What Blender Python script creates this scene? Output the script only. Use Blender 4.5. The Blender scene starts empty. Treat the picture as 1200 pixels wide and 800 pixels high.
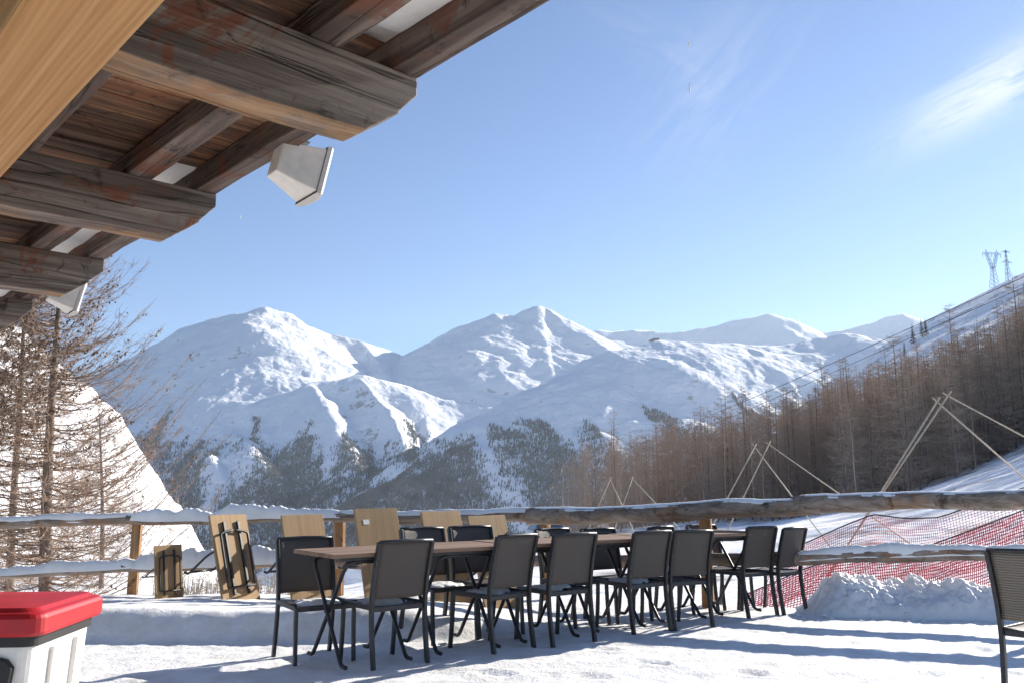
import bpy, math, random
import numpy as np
from mathutils import Vector, Matrix, Quaternion

random.seed(11)
RNG = np.random.default_rng(7)
C = bpy.context.scene.collection
R = math.radians
S = bpy.context.scene

# ------------------------------------------------------------------ camera model (used to find real positions)
CAMZ = 1.21
TH = math.atan(0.168)
CT, ST = math.cos(TH), math.sin(TH)
SUN_AZ, SUN_EL = R(48), R(22)
SUNV = Vector((math.sin(SUN_AZ)*math.cos(SUN_EL), math.cos(SUN_AZ)*math.cos(SUN_EL), math.sin(SUN_EL)))

def ray(px, py):
    u = (400-py)/1000.0
    return ((px-600)/1000.0, CT-u*ST, ST+u*CT)
def at(px, py, Y):
    d = ray(px, py); k = Y/d[1]
    return Vector((d[0]*k, Y, CAMZ+d[2]*k))
def rat(py):
    d = ray(600, py); return d[2]/d[1]
def gnd(px, py, z=0.0):
    d = ray(px, py); k = (z-CAMZ)/d[2]
    return Vector((d[0]*k, d[1]*k, z))

# ------------------------------------------------------------------ noise
_P = RNG.permutation(512)
_G = RNG.uniform(0, 2*np.pi, 512)
_GX, _GY = np.cos(_G), np.sin(_G)
def perlin(x, y):
    x = np.asarray(x, float); y = np.asarray(y, float)
    xi = np.floor(x).astype(np.int64); yi = np.floor(y).astype(np.int64)
    xf, yf = x-xi, y-yi
    def g(ix, iy, fx, fy):
        h = _P[(_P[ix & 511] + iy) & 511]
        return _GX[h]*fx + _GY[h]*fy
    u = xf*xf*xf*(xf*(xf*6-15)+10); v = yf*yf*yf*(yf*(yf*6-15)+10)
    a = g(xi, yi, xf, yf); b = g(xi+1, yi, xf-1, yf)
    c = g(xi, yi+1, xf, yf-1); d = g(xi+1, yi+1, xf-1, yf-1)
    return (a+(b-a)*u) + ((c+(d-c)*u)-(a+(b-a)*u))*v
def fbm(x, y, o=4, gain=.5):
    s, a, f = 0, 1.0, 1.0
    for i in range(o):
        s = s + a*perlin(x*f+17.3*i, y*f-9.1*i); a *= gain; f *= 2.03
    return s
def ridged(x, y, o=4, gain=.5):
    s, a, f = 0, 1.0, 1.0
    for i in range(o):
        s = s + a*(1-2*np.abs(perlin(x*f+31.7*i, y*f+5.3*i))); a *= gain; f *= 2.1
    return s
def sstep(a, b, x):
    t = np.clip((x-a)/(b-a), 0, 1); return t*t*(3-2*t)

# ------------------------------------------------------------------ objects
def tag(o, label=None, cat=None, group=None, kind=None):
    if label: o['label'] = label
    if cat: o['category'] = cat
    if group: o['group'] = group
    if kind: o['kind'] = kind
    return o
def empty(name, loc=(0, 0, 0), rz=0.0, label=None, cat=None, group=None):
    o = bpy.data.objects.new(name, None); C.objects.link(o)
    o.location = loc; o.rotation_euler = (0, 0, rz); o.empty_display_size = .1
    return tag(o, label, cat, group)
def copy_tree(o, parent=None):
    c = o.copy(); C.objects.link(c)
    if parent is not None: c.parent = parent
    for ch in list(o.children): copy_tree(ch, c)
    return c

class MB:
    def __init__(self): self.v = []; self.f = []
    def add(self, vs, fs):
        b = len(self.v); self.v.extend([tuple(p) for p in vs]); self.f.extend([tuple(i+b for i in q) for q in fs])
    def box(self, c, s, M=None):
        cx, cy, cz = c; x, y, z = s[0]/2, s[1]/2, s[2]/2
        vs = [Vector((i*x, j*y, k*z)) for i in (-1, 1) for j in (-1, 1) for k in (-1, 1)]
        if M is not None: vs = [M @ p for p in vs]
        vs = [(p[0]+cx, p[1]+cy, p[2]+cz) for p in vs]
        self.add(vs, [(0,1,3,2),(4,6,7,5),(0,4,5,1),(2,3,7,6),(0,2,6,4),(1,5,7,3)])
    def bar(self, a, b, w, h=None):
        a, b = Vector(a), Vector(b); d = b-a; q = d.to_track_quat('Z', 'Y').to_matrix()
        self.box((a+b)/2, (w, h or w, d.length), q)
    def tube(self, pts, r, n=8, caps=True):
        pts = [Vector(p) for p in pts]; m = len(pts)
        if not hasattr(r, '__len__'): r = [r]*m
        t0 = (pts[1]-pts[0]).normalized()
        up = Vector((0, 0, 1)) if abs(t0.z) < .9 else Vector((1, 0, 0))
        nx = t0.cross(up).normalized(); vs = []
        for i, p in enumerate(pts):
            t = (pts[min(i+1, m-1)]-pts[max(i-1, 0)]).normalized()
            nx = (nx - t*nx.dot(t)).normalized(); ny = t.cross(nx)
            for k in range(n):
                a = 2*math.pi*k/n
                vs.append(p + (nx*math.cos(a)+ny*math.sin(a))*r[i])
        fs = [(i*n+k, i*n+(k+1) % n, (i+1)*n+(k+1) % n, (i+1)*n+k) for i in range(m-1) for k in range(n)]
        if caps: fs += [tuple(range(n))[::-1], tuple((m-1)*n+k for k in range(n))]
        self.add(vs, fs)
    def prism(self, prof, y0, y1):
        """profile in local (x,z), extruded along y"""
        n = len(prof)
        vs = [(x, y0, z) for x, z in prof]+[(x, y1, z) for x, z in prof]
        fs = [tuple(range(n)), tuple(range(n, 2*n))[::-1]]+[(i, i+n, (i+1) % n+n, (i+1) % n) for i in range(n)]
        self.add(vs, fs)
    def build(self, name, mat, parent=None, smooth=False, bevel=0.0, seg=2):
        me = bpy.data.meshes.new(name); me.from_pydata(self.v, [], self.f); me.validate()
        import bmesh
        bm = bmesh.new(); bm.from_mesh(me); bmesh.ops.recalc_face_normals(bm, faces=bm.faces); bm.to_mesh(me); bm.free()
        o = bpy.data.objects.new(name, me); C.objects.link(o)
        if mat: me.materials.append(mat)
        if smooth: me.polygons.foreach_set('use_smooth', [True]*len(me.polygons))
        if bevel:
            b = o.modifiers.new('edge', 'BEVEL'); b.width = bevel; b.segments = seg; b.limit_method = 'ANGLE'; b.angle_limit = R(40)
        if parent is not None: o.parent = parent
        return o

def np_mesh(name, V, F, mat, smooth=True, parent=None):
    """V (n,3) float, F (m,k) int, k=3 or 4"""
    V = np.asarray(V, np.float32); F = np.asarray(F, np.int32); m, k = F.shape
    me = bpy.data.meshes.new(name)
    me.vertices.add(len(V)); me.vertices.foreach_set('co', V.ravel())
    me.loops.add(m*k); me.loops.foreach_set('vertex_index', F.ravel())
    me.polygons.add(m); me.polygons.foreach_set('loop_start', np.arange(0, m*k, k, dtype=np.int32))
    me.update(calc_edges=True)
    me.polygons.foreach_set('use_smooth', np.full(m, smooth))
    if mat: me.materials.append(mat)
    o = bpy.data.objects.new(name, me); C.objects.link(o)
    if parent is not None: o.parent = parent
    return o
def grid_faces(nr, nc):
    i = np.arange(nr-1)[:, None]*nc+np.arange(nc-1)[None, :]
    return np.stack([i, i+1, i+nc+1, i+nc], -1).reshape(-1, 4)

# ------------------------------------------------------------------ materials
def new_mat(name):
    m = bpy.data.materials.new(name); m.use_nodes = True
    nt = m.node_tree; b = nt.nodes['Principled BSDF']
    return m, nt, b
class NT:
    """tiny node helper"""
    def __init__(s, nt): s.t = nt
    def n(s, typ, **kw):
        x = s.t.nodes.new(typ)
        for k, v in kw.items():
            if k.startswith('i_'):
                key = k[2:]; key = int(key) if key.isdigit() else key.replace('_', ' ')
                x.inputs[key].default_value = v
            else: setattr(x, k, v)
        return x
    def l(s, a, b): s.t.links.new(a, b)
    def coord(s, scale=(1, 1, 1), kind='Object'):
        tc = s.n('ShaderNodeTexCoord'); mp = s.n('ShaderNodeMapping'); mp.inputs['Scale'].default_value = scale
        s.l(tc.outputs[kind], mp.inputs['Vector']); return mp.outputs['Vector']
    def noise(s, vec, scale, detail=4, rough=.55, dist=0.0):
        x = s.n('ShaderNodeTexNoise'); x.inputs['Scale'].default_value = scale; x.inputs['Detail'].default_value = detail
        x.inputs['Roughness'].default_value = rough; x.inputs['Distortion'].default_value = dist
        s.l(vec, x.inputs['Vector']); return x.outputs['Fac']
    def ramp(s, fac, stops):
        x = s.n('ShaderNodeValToRGB'); e = x.color_ramp.elements
        while len(e) < len(stops): e.new(.5)
        for k, (p, c) in enumerate(stops):
            e[k].position = p; e[k].color = (c[0], c[1], c[2], 1) if hasattr(c, '__len__') else (c, c, c, 1)
        s.l(fac, x.inputs['Fac']); return x.outputs['Color']
    def mix(s, fac, a, b, blend='MIX'):
        x = s.n('ShaderNodeMix', data_type='RGBA', blend_type=blend)
        for sock, val in ((x.inputs[0], fac), (x.inputs[6], a), (x.inputs[7], b)):
            if isinstance(val, bpy.types.NodeSocket): s.l(val, sock)
            elif hasattr(val, '__len__'): sock.default_value = (*val[:3], 1)
            else: sock.default_value = val
        return x.outputs[2]
    def math(s, op, a, b=0.0, c=0.0):
        x = s.n('ShaderNodeMath', operation=op)
        for i, v in enumerate((a, b, c)):
            if isinstance(v, bpy.types.NodeSocket): s.l(v, x.inputs[i])
            else: x.inputs[i].default_value = v
        return x.outputs[0]
    def bump(s, h, strength, dist=.02, normal=None):
        x = s.n('ShaderNodeBump'); x.inputs['Strength'].default_value = strength; x.inputs['Distance'].default_value = dist
        s.l(h, x.inputs['Height'])
        if normal: s.l(normal, x.inputs['Normal'])
        return x.outputs['Normal']

def plain(name, col, rough=.5, metal=0.0, var=.12, scale=20, bump=.1):
    m, nt, b = new_mat(name); h = NT(nt); v = h.coord()
    f = h.noise(v, scale, 5)
    dark = tuple(c*(1-var*1.6) for c in col); lite = tuple(min(1, c*(1+var*1.6)) for c in col)
    h.l(h.ramp(f, [(.3, dark), (.7, lite)]), b.inputs['Base Color'])
    b.inputs['Roughness'].default_value = rough; b.inputs['Metallic'].default_value = metal
    if bump: h.l(h.bump(f, bump, .004), b.inputs['Normal'])
    return m

def snow_mat(name, fine=60, mid=9, strength=.5, dirt=.04, dist=.02):
    m, nt, b = new_mat(name); h = NT(nt); v = h.coord()
    a = h.noise(v, mid, 6, .6); c = h.noise(v, fine, 4, .65)
    d = h.noise(v, mid*.3, 6, .65)
    col = h.ramp(d, [(.35, (.80-dirt*2, .79-dirt*2.4, .77-dirt*2.8)), (.62, (.87, .87, .87))])
    gr = h.ramp(h.math('ADD', h.math('MULTIPLY', h.noise(v, fine*1.3, 3, .7), .7), h.math('MULTIPLY', h.noise(v, 1.1, 4, .6), .4)), [(.70, 0), (.76, 1)])
    col = h.mix(h.math('MULTIPLY', gr, dirt*9), col, (.30, .25, .20))
    h.l(col, b.inputs['Base Color']); b.inputs['Roughness'].default_value = .65
    b.inputs['Specular IOR Level'].default_value = .3
    s = h.math('ADD', h.math('MULTIPLY', a, 1.0), h.math('MULTIPLY', c, .45))
    h.l(h.bump(s, strength, dist), b.inputs['Normal'])
    return m

def wood_mat(name, axis, c_dark, c_mid, c_light, stain=None, stain_amt=.5, bump=.5, fine=1.0, plank=None, crk=.55, grow=1.0, under=None):
    """grain along one local axis"""
    m, nt, b = new_mat(name); h = NT(nt)
    sc = [14*fine]*3; sc[axis] = .7*fine*grow
    v = h.coord(tuple(sc)); w = h.coord((1, 1, 1))
    oi = h.n('ShaderNodeObjectInfo')
    off = h.n('ShaderNodeVectorMath', operation='ADD'); h.l(v, off.inputs[0])
    rr = h.n('ShaderNodeVectorMath', operation='SCALE'); rr.inputs[0].default_value = (7, 13, 5); h.l(oi.outputs['Random'], rr.inputs['Scale']); 
    sc2 = h.n('ShaderNodeVectorMath', operation='SCALE'); h.l(rr.outputs[0], sc2.inputs[0]); sc2.inputs['Scale'].default_value = 9
    h.l(sc2.outputs[0], off.inputs[1]); v = off.outputs[0]
    off2 = h.n('ShaderNodeVectorMath', operation='ADD'); h.l(w, off2.inputs[0]); h.l(sc2.outputs[0], off2.inputs[1]); w2 = off2.outputs[0]
    g = h.noise(v, 1.0, 8, .62, .6); g2 = h.noise(v, 3.2, 5, .6)
    col = h.ramp(g, [(.30, c_dark), (.48, c_mid), (.68, c_light)])
    if plank:
        pl = h.n('ShaderNodeSeparateXYZ'); h.l(w, pl.inputs[0])
        k = h.math('FLOOR', h.math('MULTIPLY', pl.outputs[plank[0]], 1/plank[1]))
        wn = h.n('ShaderNodeTexWhiteNoise', noise_dimensions='1D'); h.l(k, wn.inputs['W'])
        col = h.mix(1.0, col, h.ramp(wn.outputs['Value'], [(0, (.45, .4, .38)), (.5, (.85, .75, .68)), (.8, (1.25, .95, .75)), (1, (1.7, 1.5, 1.3))]), 'MULTIPLY')
    if stain:
        s1 = h.noise(w2, 2.6, 5, .7, .8)
        col = h.mix(h.math('MULTIPLY', h.ramp(s1, [(.53, 0), (.60, 1)]), stain_amt), col, stain)
        s2 = h.noise(w2, 5.5, 5, .7, .5)
        col = h.mix(h.math('MULTIPLY', h.ramp(s2, [(.58, 0), (.66, 1)]), .75), col, tuple(c*.35 for c in c_dark))
    crack = h.ramp(h.noise(v, .55, 3, .5, .3), [(.485, 0), (.5, 1), (.515, 0)])
    if grow < 1:
        vk = h.n('ShaderNodeTexVoronoi'); vk.inputs['Scale'].default_value = 1.0
        kc = h.coord((2.6, 2.6, 2.6)); kc2 = h.n('ShaderNodeVectorMath', operation='MULTIPLY'); kv = [1.6]*3; kv[axis] = .62; kc2.inputs[1].default_value = kv
        h.l(kc, kc2.inputs[0]); h.l(kc2.outputs[0], vk.inputs['Vector'])
        kn = h.ramp(vk.outputs['Distance'], [(.06, 1), (.13, 0)])
        col = h.mix(h.math('MULTIPLY', kn, .7), col, (.20, .075, .03))
        ring = h.n('ShaderNodeTexWave', wave_type='BANDS'); ring.inputs['Scale'].default_value = .55; ring.inputs['Distortion'].default_value = 3; ring.inputs['Detail'].default_value = 3
        h.l(v, ring.inputs['Vector']); col = h.mix(h.math('MULTIPLY', ring.outputs['Fac'], .28), col, tuple(c*.55 for c in c_mid))
    if under:  # downward faces: fresher orange wood, with snow bounce put into the colour
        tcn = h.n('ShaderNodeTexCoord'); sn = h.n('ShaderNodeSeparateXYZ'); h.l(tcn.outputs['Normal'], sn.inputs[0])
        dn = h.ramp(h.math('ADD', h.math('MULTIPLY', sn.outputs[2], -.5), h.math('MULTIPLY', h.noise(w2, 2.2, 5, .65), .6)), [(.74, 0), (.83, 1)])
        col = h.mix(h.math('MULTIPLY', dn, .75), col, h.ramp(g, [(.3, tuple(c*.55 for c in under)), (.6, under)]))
    col = h.mix(h.math('MULTIPLY', crack, crk), col, tuple(c*.3 for c in c_dark))
    h.l(col, b.inputs['Base Color']); b.inputs['Roughness'].default_value = .75
    b.inputs['Specular IOR Level'].default_value = .25
    hh = h.math('SUBTRACT', h.math('ADD', g, h.math('MULTIPLY', g2, .5)), h.math('MULTIPLY', crack, .6))
    h.l(h.bump(hh, bump, .012), b.inputs['Normal'])
    return m

def textile_mat(name, col, ws=60):
    m, nt, b = new_mat(name); h = NT(nt); v = h.coord()
    w = h.n('ShaderNodeTexWave', wave_type='BANDS', bands_direction='Z'); w.inputs['Scale'].default_value = ws; w.inputs['Distortion'].default_value = 2.5; w.inputs['Detail'].default_value = 2
    h.l(v, w.inputs['Vector'])
    w2 = h.n('ShaderNodeTexWave', wave_type='BANDS', bands_direction='X'); w2.inputs['Scale'].default_value = ws; h.l(v, w2.inputs['Vector'])
    f = h.math('MULTIPLY', w.outputs['Fac'], h.math('ADD', h.math('MULTIPLY', w2.outputs['Fac'], .5), .5))
    h.l(h.ramp(f, [(0, tuple(c*.55 for c in col)), (1, tuple(c*1.6 for c in col))]), b.inputs['Base Color'])
    b.inputs['Roughness'].default_value = .6
    h.l(h.bump(f, .5, .003), b.inputs['Normal'])
    return m

M_SNOW_NEAR = snow_mat('snow_trodden', 70, 14, .7, .03, .02)
M_SNOW_SOFT = snow_mat('snow_soft', 30, 6, .35, .01, .03)
M_SNOW_ROOF = snow_mat('snow_roof_edge', 30, 6, .35, .06, .03)
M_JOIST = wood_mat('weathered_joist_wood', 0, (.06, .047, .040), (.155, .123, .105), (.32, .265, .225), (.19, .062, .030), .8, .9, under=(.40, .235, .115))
M_BEAM = wood_mat('weathered_beam_wood', 1, (.045, .034, .029), (.115, .086, .072), (.24, .19, .16), (.17, .06, .03), .6, .8)
M_PLANK = wood_mat('old_roof_boards', 0, (.045, .03, .024), (.12, .078, .055), (.26, .175, .115), (.19, .07, .03), .6, .7, plank=(1, .16))
M_PINE = wood_mat('pale_pine', 1, (.33, .165, .062), (.43, .23, .092), (.50, .29, .13), None, 0, .12, 2.6, crk=.12, grow=.3)
M_LOG = wood_mat('peeled_log', 0, (.12, .09, .07), (.23, .18, .145), (.36, .30, .25), (.34, .16, .06), .4, .6)
M_POST = wood_mat('split_post', 2, (.13, .07, .035), (.30, .17, .08), (.42, .26, .14), (.36, .15, .05), .5, .6)
M_TABLE = wood_mat('table_board', 0, (.15, .092, .06), (.22, .142, .095), (.30, .20, .14), None, 0, .2)
M_PLY = wood_mat('plywood_board', 2, (.27, .175, .09), (.32, .21, .11), (.37, .245, .13), None, 0, .08, 1.5, crk=.05)
M_PLYD = plain('greyed_board', (.33, .30, .25), .7)
M_FRAME = plain('dark_grey_metal', (.028, .028, .031), .42, .2, .2, 30, .05)
M_TEX = textile_mat('charcoal_mesh_fabric', (.085, .068, .056))
M_WICKER = textile_mat('woven_plastic', (.15, .125, .10), 22)
M_WHITE = plain('white_plastic', (.72, .69, .64), .4, 0, .05)
M_GRILLE = plain('pale_grille', (.55, .53, .5), .6, 0, .1, 200)
M_RED = plain('red_plastic', (.40, .006, .012), .5, 0, .12, 6, .05)
M_BLACK = plain('black_rubber', (.015, .015, .015), .6)
M_ROPE = plain('cream_tube', (.50, .43, .31), .6)
M_NET = plain('red_net_cord', (.62, .05, .08), .6)
M_CAPR = plain('faded_red', (.28, .13, .10), .7)
M_CABLE = plain('black_cable', (.03, .03, .035), .5)
M_STEEL = plain('grey_steel', (.16, .17, .18), .5, .4)
def twig_mat(name):
    m, nt, b = new_mat(name); h = NT(nt); g = h.n('ShaderNodeNewGeometry'); oi = h.n('ShaderNodeObjectInfo')
    n = h.noise(g.outputs['Position'], .035, 3, .6)
    f = h.math('ADD', h.math('MULTIPLY', n, .75), h.math('MULTIPLY', oi.outputs['Random'], .3))
    h.l(h.ramp(f, [(.30, (.28, .215, .165)), (.52, (.44, .335, .25)), (.72, (.55, .41, .30))]), b.inputs['Base Color'])
    b.inputs['Roughness'].default_value = .9; b.inputs['Specular IOR Level'].default_value = .1
    return m
M_BARK = plain('larch_bark', (.20, .15, .118), .9, 0, .3, 6, .5)
M_TWIG = twig_mat('larch_twigs')
M_TWIG_NEAR = plain('larch_twigs_near', (.30, .21, .15), .9, 0, .3, 3, 0)
M_CONE = plain('larch_cones', (.10, .065, .045), .9, 0, .3, 5, 0)
M_SPRUCE = plain('spruce_needles', (.035, .045, .03), .9, 0, .3, .5, 0)
M_FARWOOD = plain('far_trees', (.12, .118, .112), .9, 0, .3, .02, 0)

def mountain_mat():
    m, nt, b = new_mat('mountain_snow'); h = NT(nt)
    g = h.n('ShaderNodeNewGeometry'); v = h.coord((1, 1, 1))
    sp = h.n('ShaderNodeSeparateXYZ'); h.l(g.outputs['True Normal'], sp.inputs[0])
    n1 = h.noise(v, .012, 8, .7); n2 = h.noise(v, .0022, 4, .6)
    st = h.math('ADD', h.math('SUBTRACT', 1.0, sp.outputs[2]), h.math('ADD', h.math('MULTIPLY', h.math('SUBTRACT', n1, .5), .95), h.math('MULTIPLY', h.math('SUBTRACT', n2, .5), .5)))
    rock = h.ramp(st, [(.385, 0), (.46, 1)])
    rc = h.ramp(n1, [(.3, (.12, .11, .10)), (.7, (.26, .24, .22))])
    h.l(h.mix(h.math('MULTIPLY', rock, .75), (.84, .85, .87), rc), b.inputs['Base Color'])
    b.inputs['Roughness'].default_value = .8; b.inputs['Specular IOR Level'].default_value = .1
    nn = h.math('ADD', h.noise(v, .02, 6, .65), h.math('MULTIPLY', h.noise(v, .004, 4, .6), 2.5))
    h.l(h.bump(nn, .5, 22), b.inputs['Normal'])
    return m
M_MTN = mountain_mat()
def terrain_mat():
    m, nt, b = new_mat('hillside_snow'); h = NT(nt); v = h.coord()
    n1 = h.noise(v, .25, 8, .7); n2 = h.noise(v, .03, 5, .6)
    f = h.ramp(h.math('ADD', h.math('MULTIPLY', n1, .7), h.math('MULTIPLY', n2, .45)), [(.60, 0), (.67, 1)])
    h.l(h.mix(h.math('MULTIPLY', f, .8), (.84, .84, .85), (.20, .15, .10)), b.inputs['Base Color'])
    b.inputs['Roughness'].default_value = .75; b.inputs['Specular IOR Level'].default_value = .15
    h.l(h.bump(h.math('ADD', h.noise(v, .8, 6, .65), h.math('MULTIPLY', h.noise(v, .12, 4), 2)), .45, .5), b.inputs['Normal'])
    return m
M_TERR = terrain_mat()

# ------------------------------------------------------------------ terrain
PXC = [-900, -500, -200, 0, 50, 100, 150, 200, 260, 400, 600, 700, 800, 900, 1000, 1040, 1100, 1150, 1200, 1400, 1800, 2300]
YR = [9, 14, 30, 60, 100, 180, 300, 500, 900, 1400, 2200]
TB = np.array([
 [-.19]*22,
 [-.16,-.16,-.16,-.16,-.16,-.16,-.16,-.16,-.16,-.16,-.15,-.15,-.15,-.15,-.145,-.14,-.135,-.13,-.12,-.08,.0,.05],
 [.05,.0,-.07,-.10,-.10,-.105,-.11,-.115,-.12,-.12,-.085,-.08,-.075,-.065,-.05,-.045,-.035,-.025,-.015,.03,.12,.2],
 [.15,.08,-.03,-.08,-.09,-.10,-.105,-.11,-.12,-.12,-.075,-.065,-.06,-.05,-.035,-.025,-.008,.006,.02,.09,.2,.3],
 [.25,.15,.03,-.06,-.07,-.085,-.09,-.10,-.12,-.12,-.085,-.06,-.05,-.045,-.03,-.018,.0,.018,.04,.14,.25,.35],
 [.30,.22,.12,.0,-.03,-.06,-.075,-.09,-.12,-.125,-.08,-.055,-.04,-.02,.01,.03,.055,.085,.11,.2,.32,.42],
 [.36,.30,.21,.11,.07,.02,-.03,-.075,-.12,-.13,-.085,-.05,-.02,.025,.065,.085,.115,.14,.16,.25,.38,.48],
 [.42,.36,.26,rat(395),rat(428),rat(478),rat(533),rat(590),-.12,-.135,-.10,-.06,-.005,.05,.10,.12,.15,.175,.20,.30,.43,.52],
 [.36,.3,.2,.09,.05,.0,-.05,-.09,-.13,-.145,-.12,-.075,-.02,.06,.13,rat(402),rat(373),rat(350),rat(328),.33,.46,.55],
 [.2,.15,.08,.0,-.03,-.06,-.09,-.12,-.14,-.15,-.13,-.1,-.05,.02,.08,.11,.14,.17,.20,.28,.4,.5],
 [-.1,-.1,-.12,-.13,-.14,-.15,-.15,-.15,-.15,-.15,-.15,-.15,-.15,-.13,-.12,-.1,-.1,-.1,-.1,-.05,.0,.1],
])
_lp = np.linspace(-900, 2300, 641); _ly = np.linspace(math.log(9), math.log(2200), 260)
_t1 = np.stack([np.interp(_lp, PXC, r) for r in TB])
_t2 = np.stack([np.interp(_ly, np.log(YR), _t1[:, j]) for j in range(len(_lp))], 1)
def _blur(a, ax, s):
    k = np.exp(-.5*(np.arange(-3*s, 3*s+1)/s)**2); k /= k.sum(); w = 3*s
    pad = [(0, 0), (0, 0)]; pad[ax] = (w, w); b = np.pad(a, pad, 'edge')
    return np.apply_along_axis(lambda z: np.convolve(z, k, 'valid'), ax, b)
_t2 = _blur(_blur(_t2, 1, 3), 0, 4)
def TR(X, Y, noise=True):
    X = np.asarray(X, float); Y = np.asarray(Y, float)
    px = np.clip(600+1000*X/(Y*CT), -899, 2299); ly = np.clip(np.log(np.maximum(Y, 9)), _ly[0], _ly[-1]-1e-6)
    a = (px-_lp[0])/(_lp[1]-_lp[0]); b = (ly-_ly[0])/(_ly[1]-_ly[0])
    i = np.clip(a.astype(int), 0, len(_lp)-2); j = np.clip(b.astype(int), 0, len(_ly)-2); fa = a-i; fb = b-j
    r = (_t2[j, i]*(1-fa)+_t2[j, i+1]*fa)*(1-fb)+(_t2[j+1, i]*(1-fa)+_t2[j+1, i+1]*fa)*fb
    z = CAMZ+r*Y
    if noise:
        z = z + sstep(330, 180, px)*sstep(150, 260, Y)*(13*fbm(X/55, Y/90+3, 5, .6)+7*ridged(X/75, Y/75, 4, .55)-4+2.6*ridged(X/17, Y/28, 3, .55))
        z = z + np.minimum(Y*.006, 2.2)*fbm(X/40, Y/40, 5, .55)+np.minimum(Y*.012, 5)*ridged(X/140+3, Y/140, 3, .45)*.35
    return z

def polar_sheet(name, f, px0, px1, nc, Ys, mat):
    px = np.linspace(px0, px1, nc); YY = np.repeat(Ys[:, None], nc, 1)
    XX = (px[None, :]-600)/1000*CT*YY
    ZZ = f(XX, YY)
    o = np_mesh(name, np.stack([XX, YY, ZZ], -1).reshape(-1, 3), grid_faces(len(Ys), nc), mat)
    return o
terrain = polar_sheet('terrain', TR, -850, 2250, 520, np.exp(np.linspace(math.log(9.2), math.log(2150), 330)), M_TERR)
tag(terrain, 'snow covered slopes beyond the terrace fence', 'terrain', kind='structure')

# mountains: ridge lines, each at its own distance
RID = []
def ridge(pts, k=.6, w=30, kf=None):
    P = [at(a, b, c) for a, b, c in pts]
    for p, q in zip(P[:-1], P[1:]): RID.append((p, q, k, w))
ridge([(-200,560,4300),(40,500,4600),(120,452,4700),(180,411,4800),(215,398,4850),(240,384,4900),(262,375,4950),(305,363,5000),(330,369,5050),(352,381,5100),(390,394,5200),(430,402,5200),(460,409,5250),(483,421,5400)], .62)
ridge([(305,364,5000),(296,392,4780),(285,425,4550),(270,452,4300),(250,492,4000),(225,540,3500)], .66, 10)
ridge([(432,403,5200),(455,432,4800),(480,462,4400),(500,500,3900),(505,540,3300)], .66, 15)
ridge([(330,369,5050),(345,392,4850)], .75, 8)
ridge([(170,520,3850),(225,500,3900),(262,488,3950),(300,470,4000),(360,450,4150),(420,446,4250),(480,454,4300),(540,470,4300),(600,482,4200)], .66, 40)
ridge([(262,488,3950),(330,552,3150)], .68, 12)
ridge([(360,450,4150),(425,545,3150)], .68, 12)
ridge([(420,446,4250),(490,535,3250)], .68, 12)
ridge([(225,500,3900),(280,560,3150)], .68, 12)
ridge([(215,398,4850),(190,440,4500),(170,500,4000)], .62, 20)
ridge([(483,421,5600),(520,396,5600),(545,378,5500),(575,369,5400),(610,375,5500),(628,366,5560),(640,361,5600),(665,373,5600),(700,395,5700),(735,410,5800)], .62)
ridge([(575,370,5400),(602,392,5200),(640,408,5000),(690,437,4700)], .75, 10)
ridge([(640,362,5600),(668,385,5350),(690,410,5100)], .75, 10)
ridge([(545,378,5500),(520,420,5100),(480,452,4800),(430,482,4400),(390,530,3800)], .62, 20)
ridge([(575,372,5400),(560,430,4900),(540,470,4500),(500,500,4000)], .62, 20)
ridge([(480,568,2600),(560,528,2850),(630,478,3250),(690,437,3500),(735,411,3650),(770,403,3700),(830,403,3800),(900,405,3900),(950,402,4000),(985,399,4000),(1005,404,3900),(1030,420,3700),(1090,490,3300)], .60, 130)
ridge([(820,403,3800),(848,435,3450),(862,480,3050)], .6, 25)
ridge([(900,405,3900),(895,440,3500),(900,490,3000)], .6, 30)
ridge([(770,404,3700),(742,450,3300),(712,505,2850)], .6, 40)
ridge([(660,458,3400),(640,500,3050),(600,550,2700)], .6, 40)
ridge([(985,400,4000),(965,440,3500),(960,490,3000)], .6, 30)
ridge([(600,420,8200),(690,393,8500),(705,386,8500),(720,387,8500),(750,388,8500),(790,391,8500),(830,384,8600),(870,374,8600),(900,371,8600),(925,375,8600),(960,390,8500),(1000,383,8500),(1040,372,8500),(1062,367,8500),(1085,378,8500),(1150,400,8500),(1300,420,8500)], .6, 20)
ridge([(900,372,8600),(920,385,8300),(950,400,7900)], .7, 10)
ridge([(1062,368,8500),(1050,390,8200)], .7, 10)
def MT(X, Y):
    n1 = fbm(X/900+5, Y/900, 4, .5); n2 = fbm(X/900-8, Y/900+4, 4, .5)
    Xw = X+110*n1; Yw = Y+110*n2
    H = np.full(X.shape, -1e9)
    for p, q, k, w in RID:
        d = np.array([q.x-p.x, q.y-p.y]); L2 = d@d
        t = np.clip(((Xw-p.x)*d[0]+(Yw-p.y)*d[1])/L2, 0, 1)
        dist = np.hypot(Xw-p.x-t*d[0], Yw-p.y-t*d[1])
        h = p.z+t*(q.z-p.z) - k*(np.sqrt(dist*dist+w*w)-w)
        H = np.maximum(H, h)
    base = -310+40*fbm(X/700, Y/700, 3)
    H = np.maximum(H, base)
    amp = sstep(-320, 100, H)
    H = H + amp*(30*fbm(X/480+2, Y/480, 6, .5)+13*ridged(Xw/560, Yw/560+9, 4, .5)+7*ridged(Xw/170+3, Yw/230, 4, .55)-17)
    return H
Ym = np.concatenate([np.linspace(1900, 2500, 40), np.linspace(2510, 6000, 430), np.linspace(6030, 9800, 90)])
mountains = polar_sheet('mountains', MT, -160, 1330, 900, Ym, M_MTN)
tag(mountains, 'high snow mountains across the valley', 'mountains', kind='structure')

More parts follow.
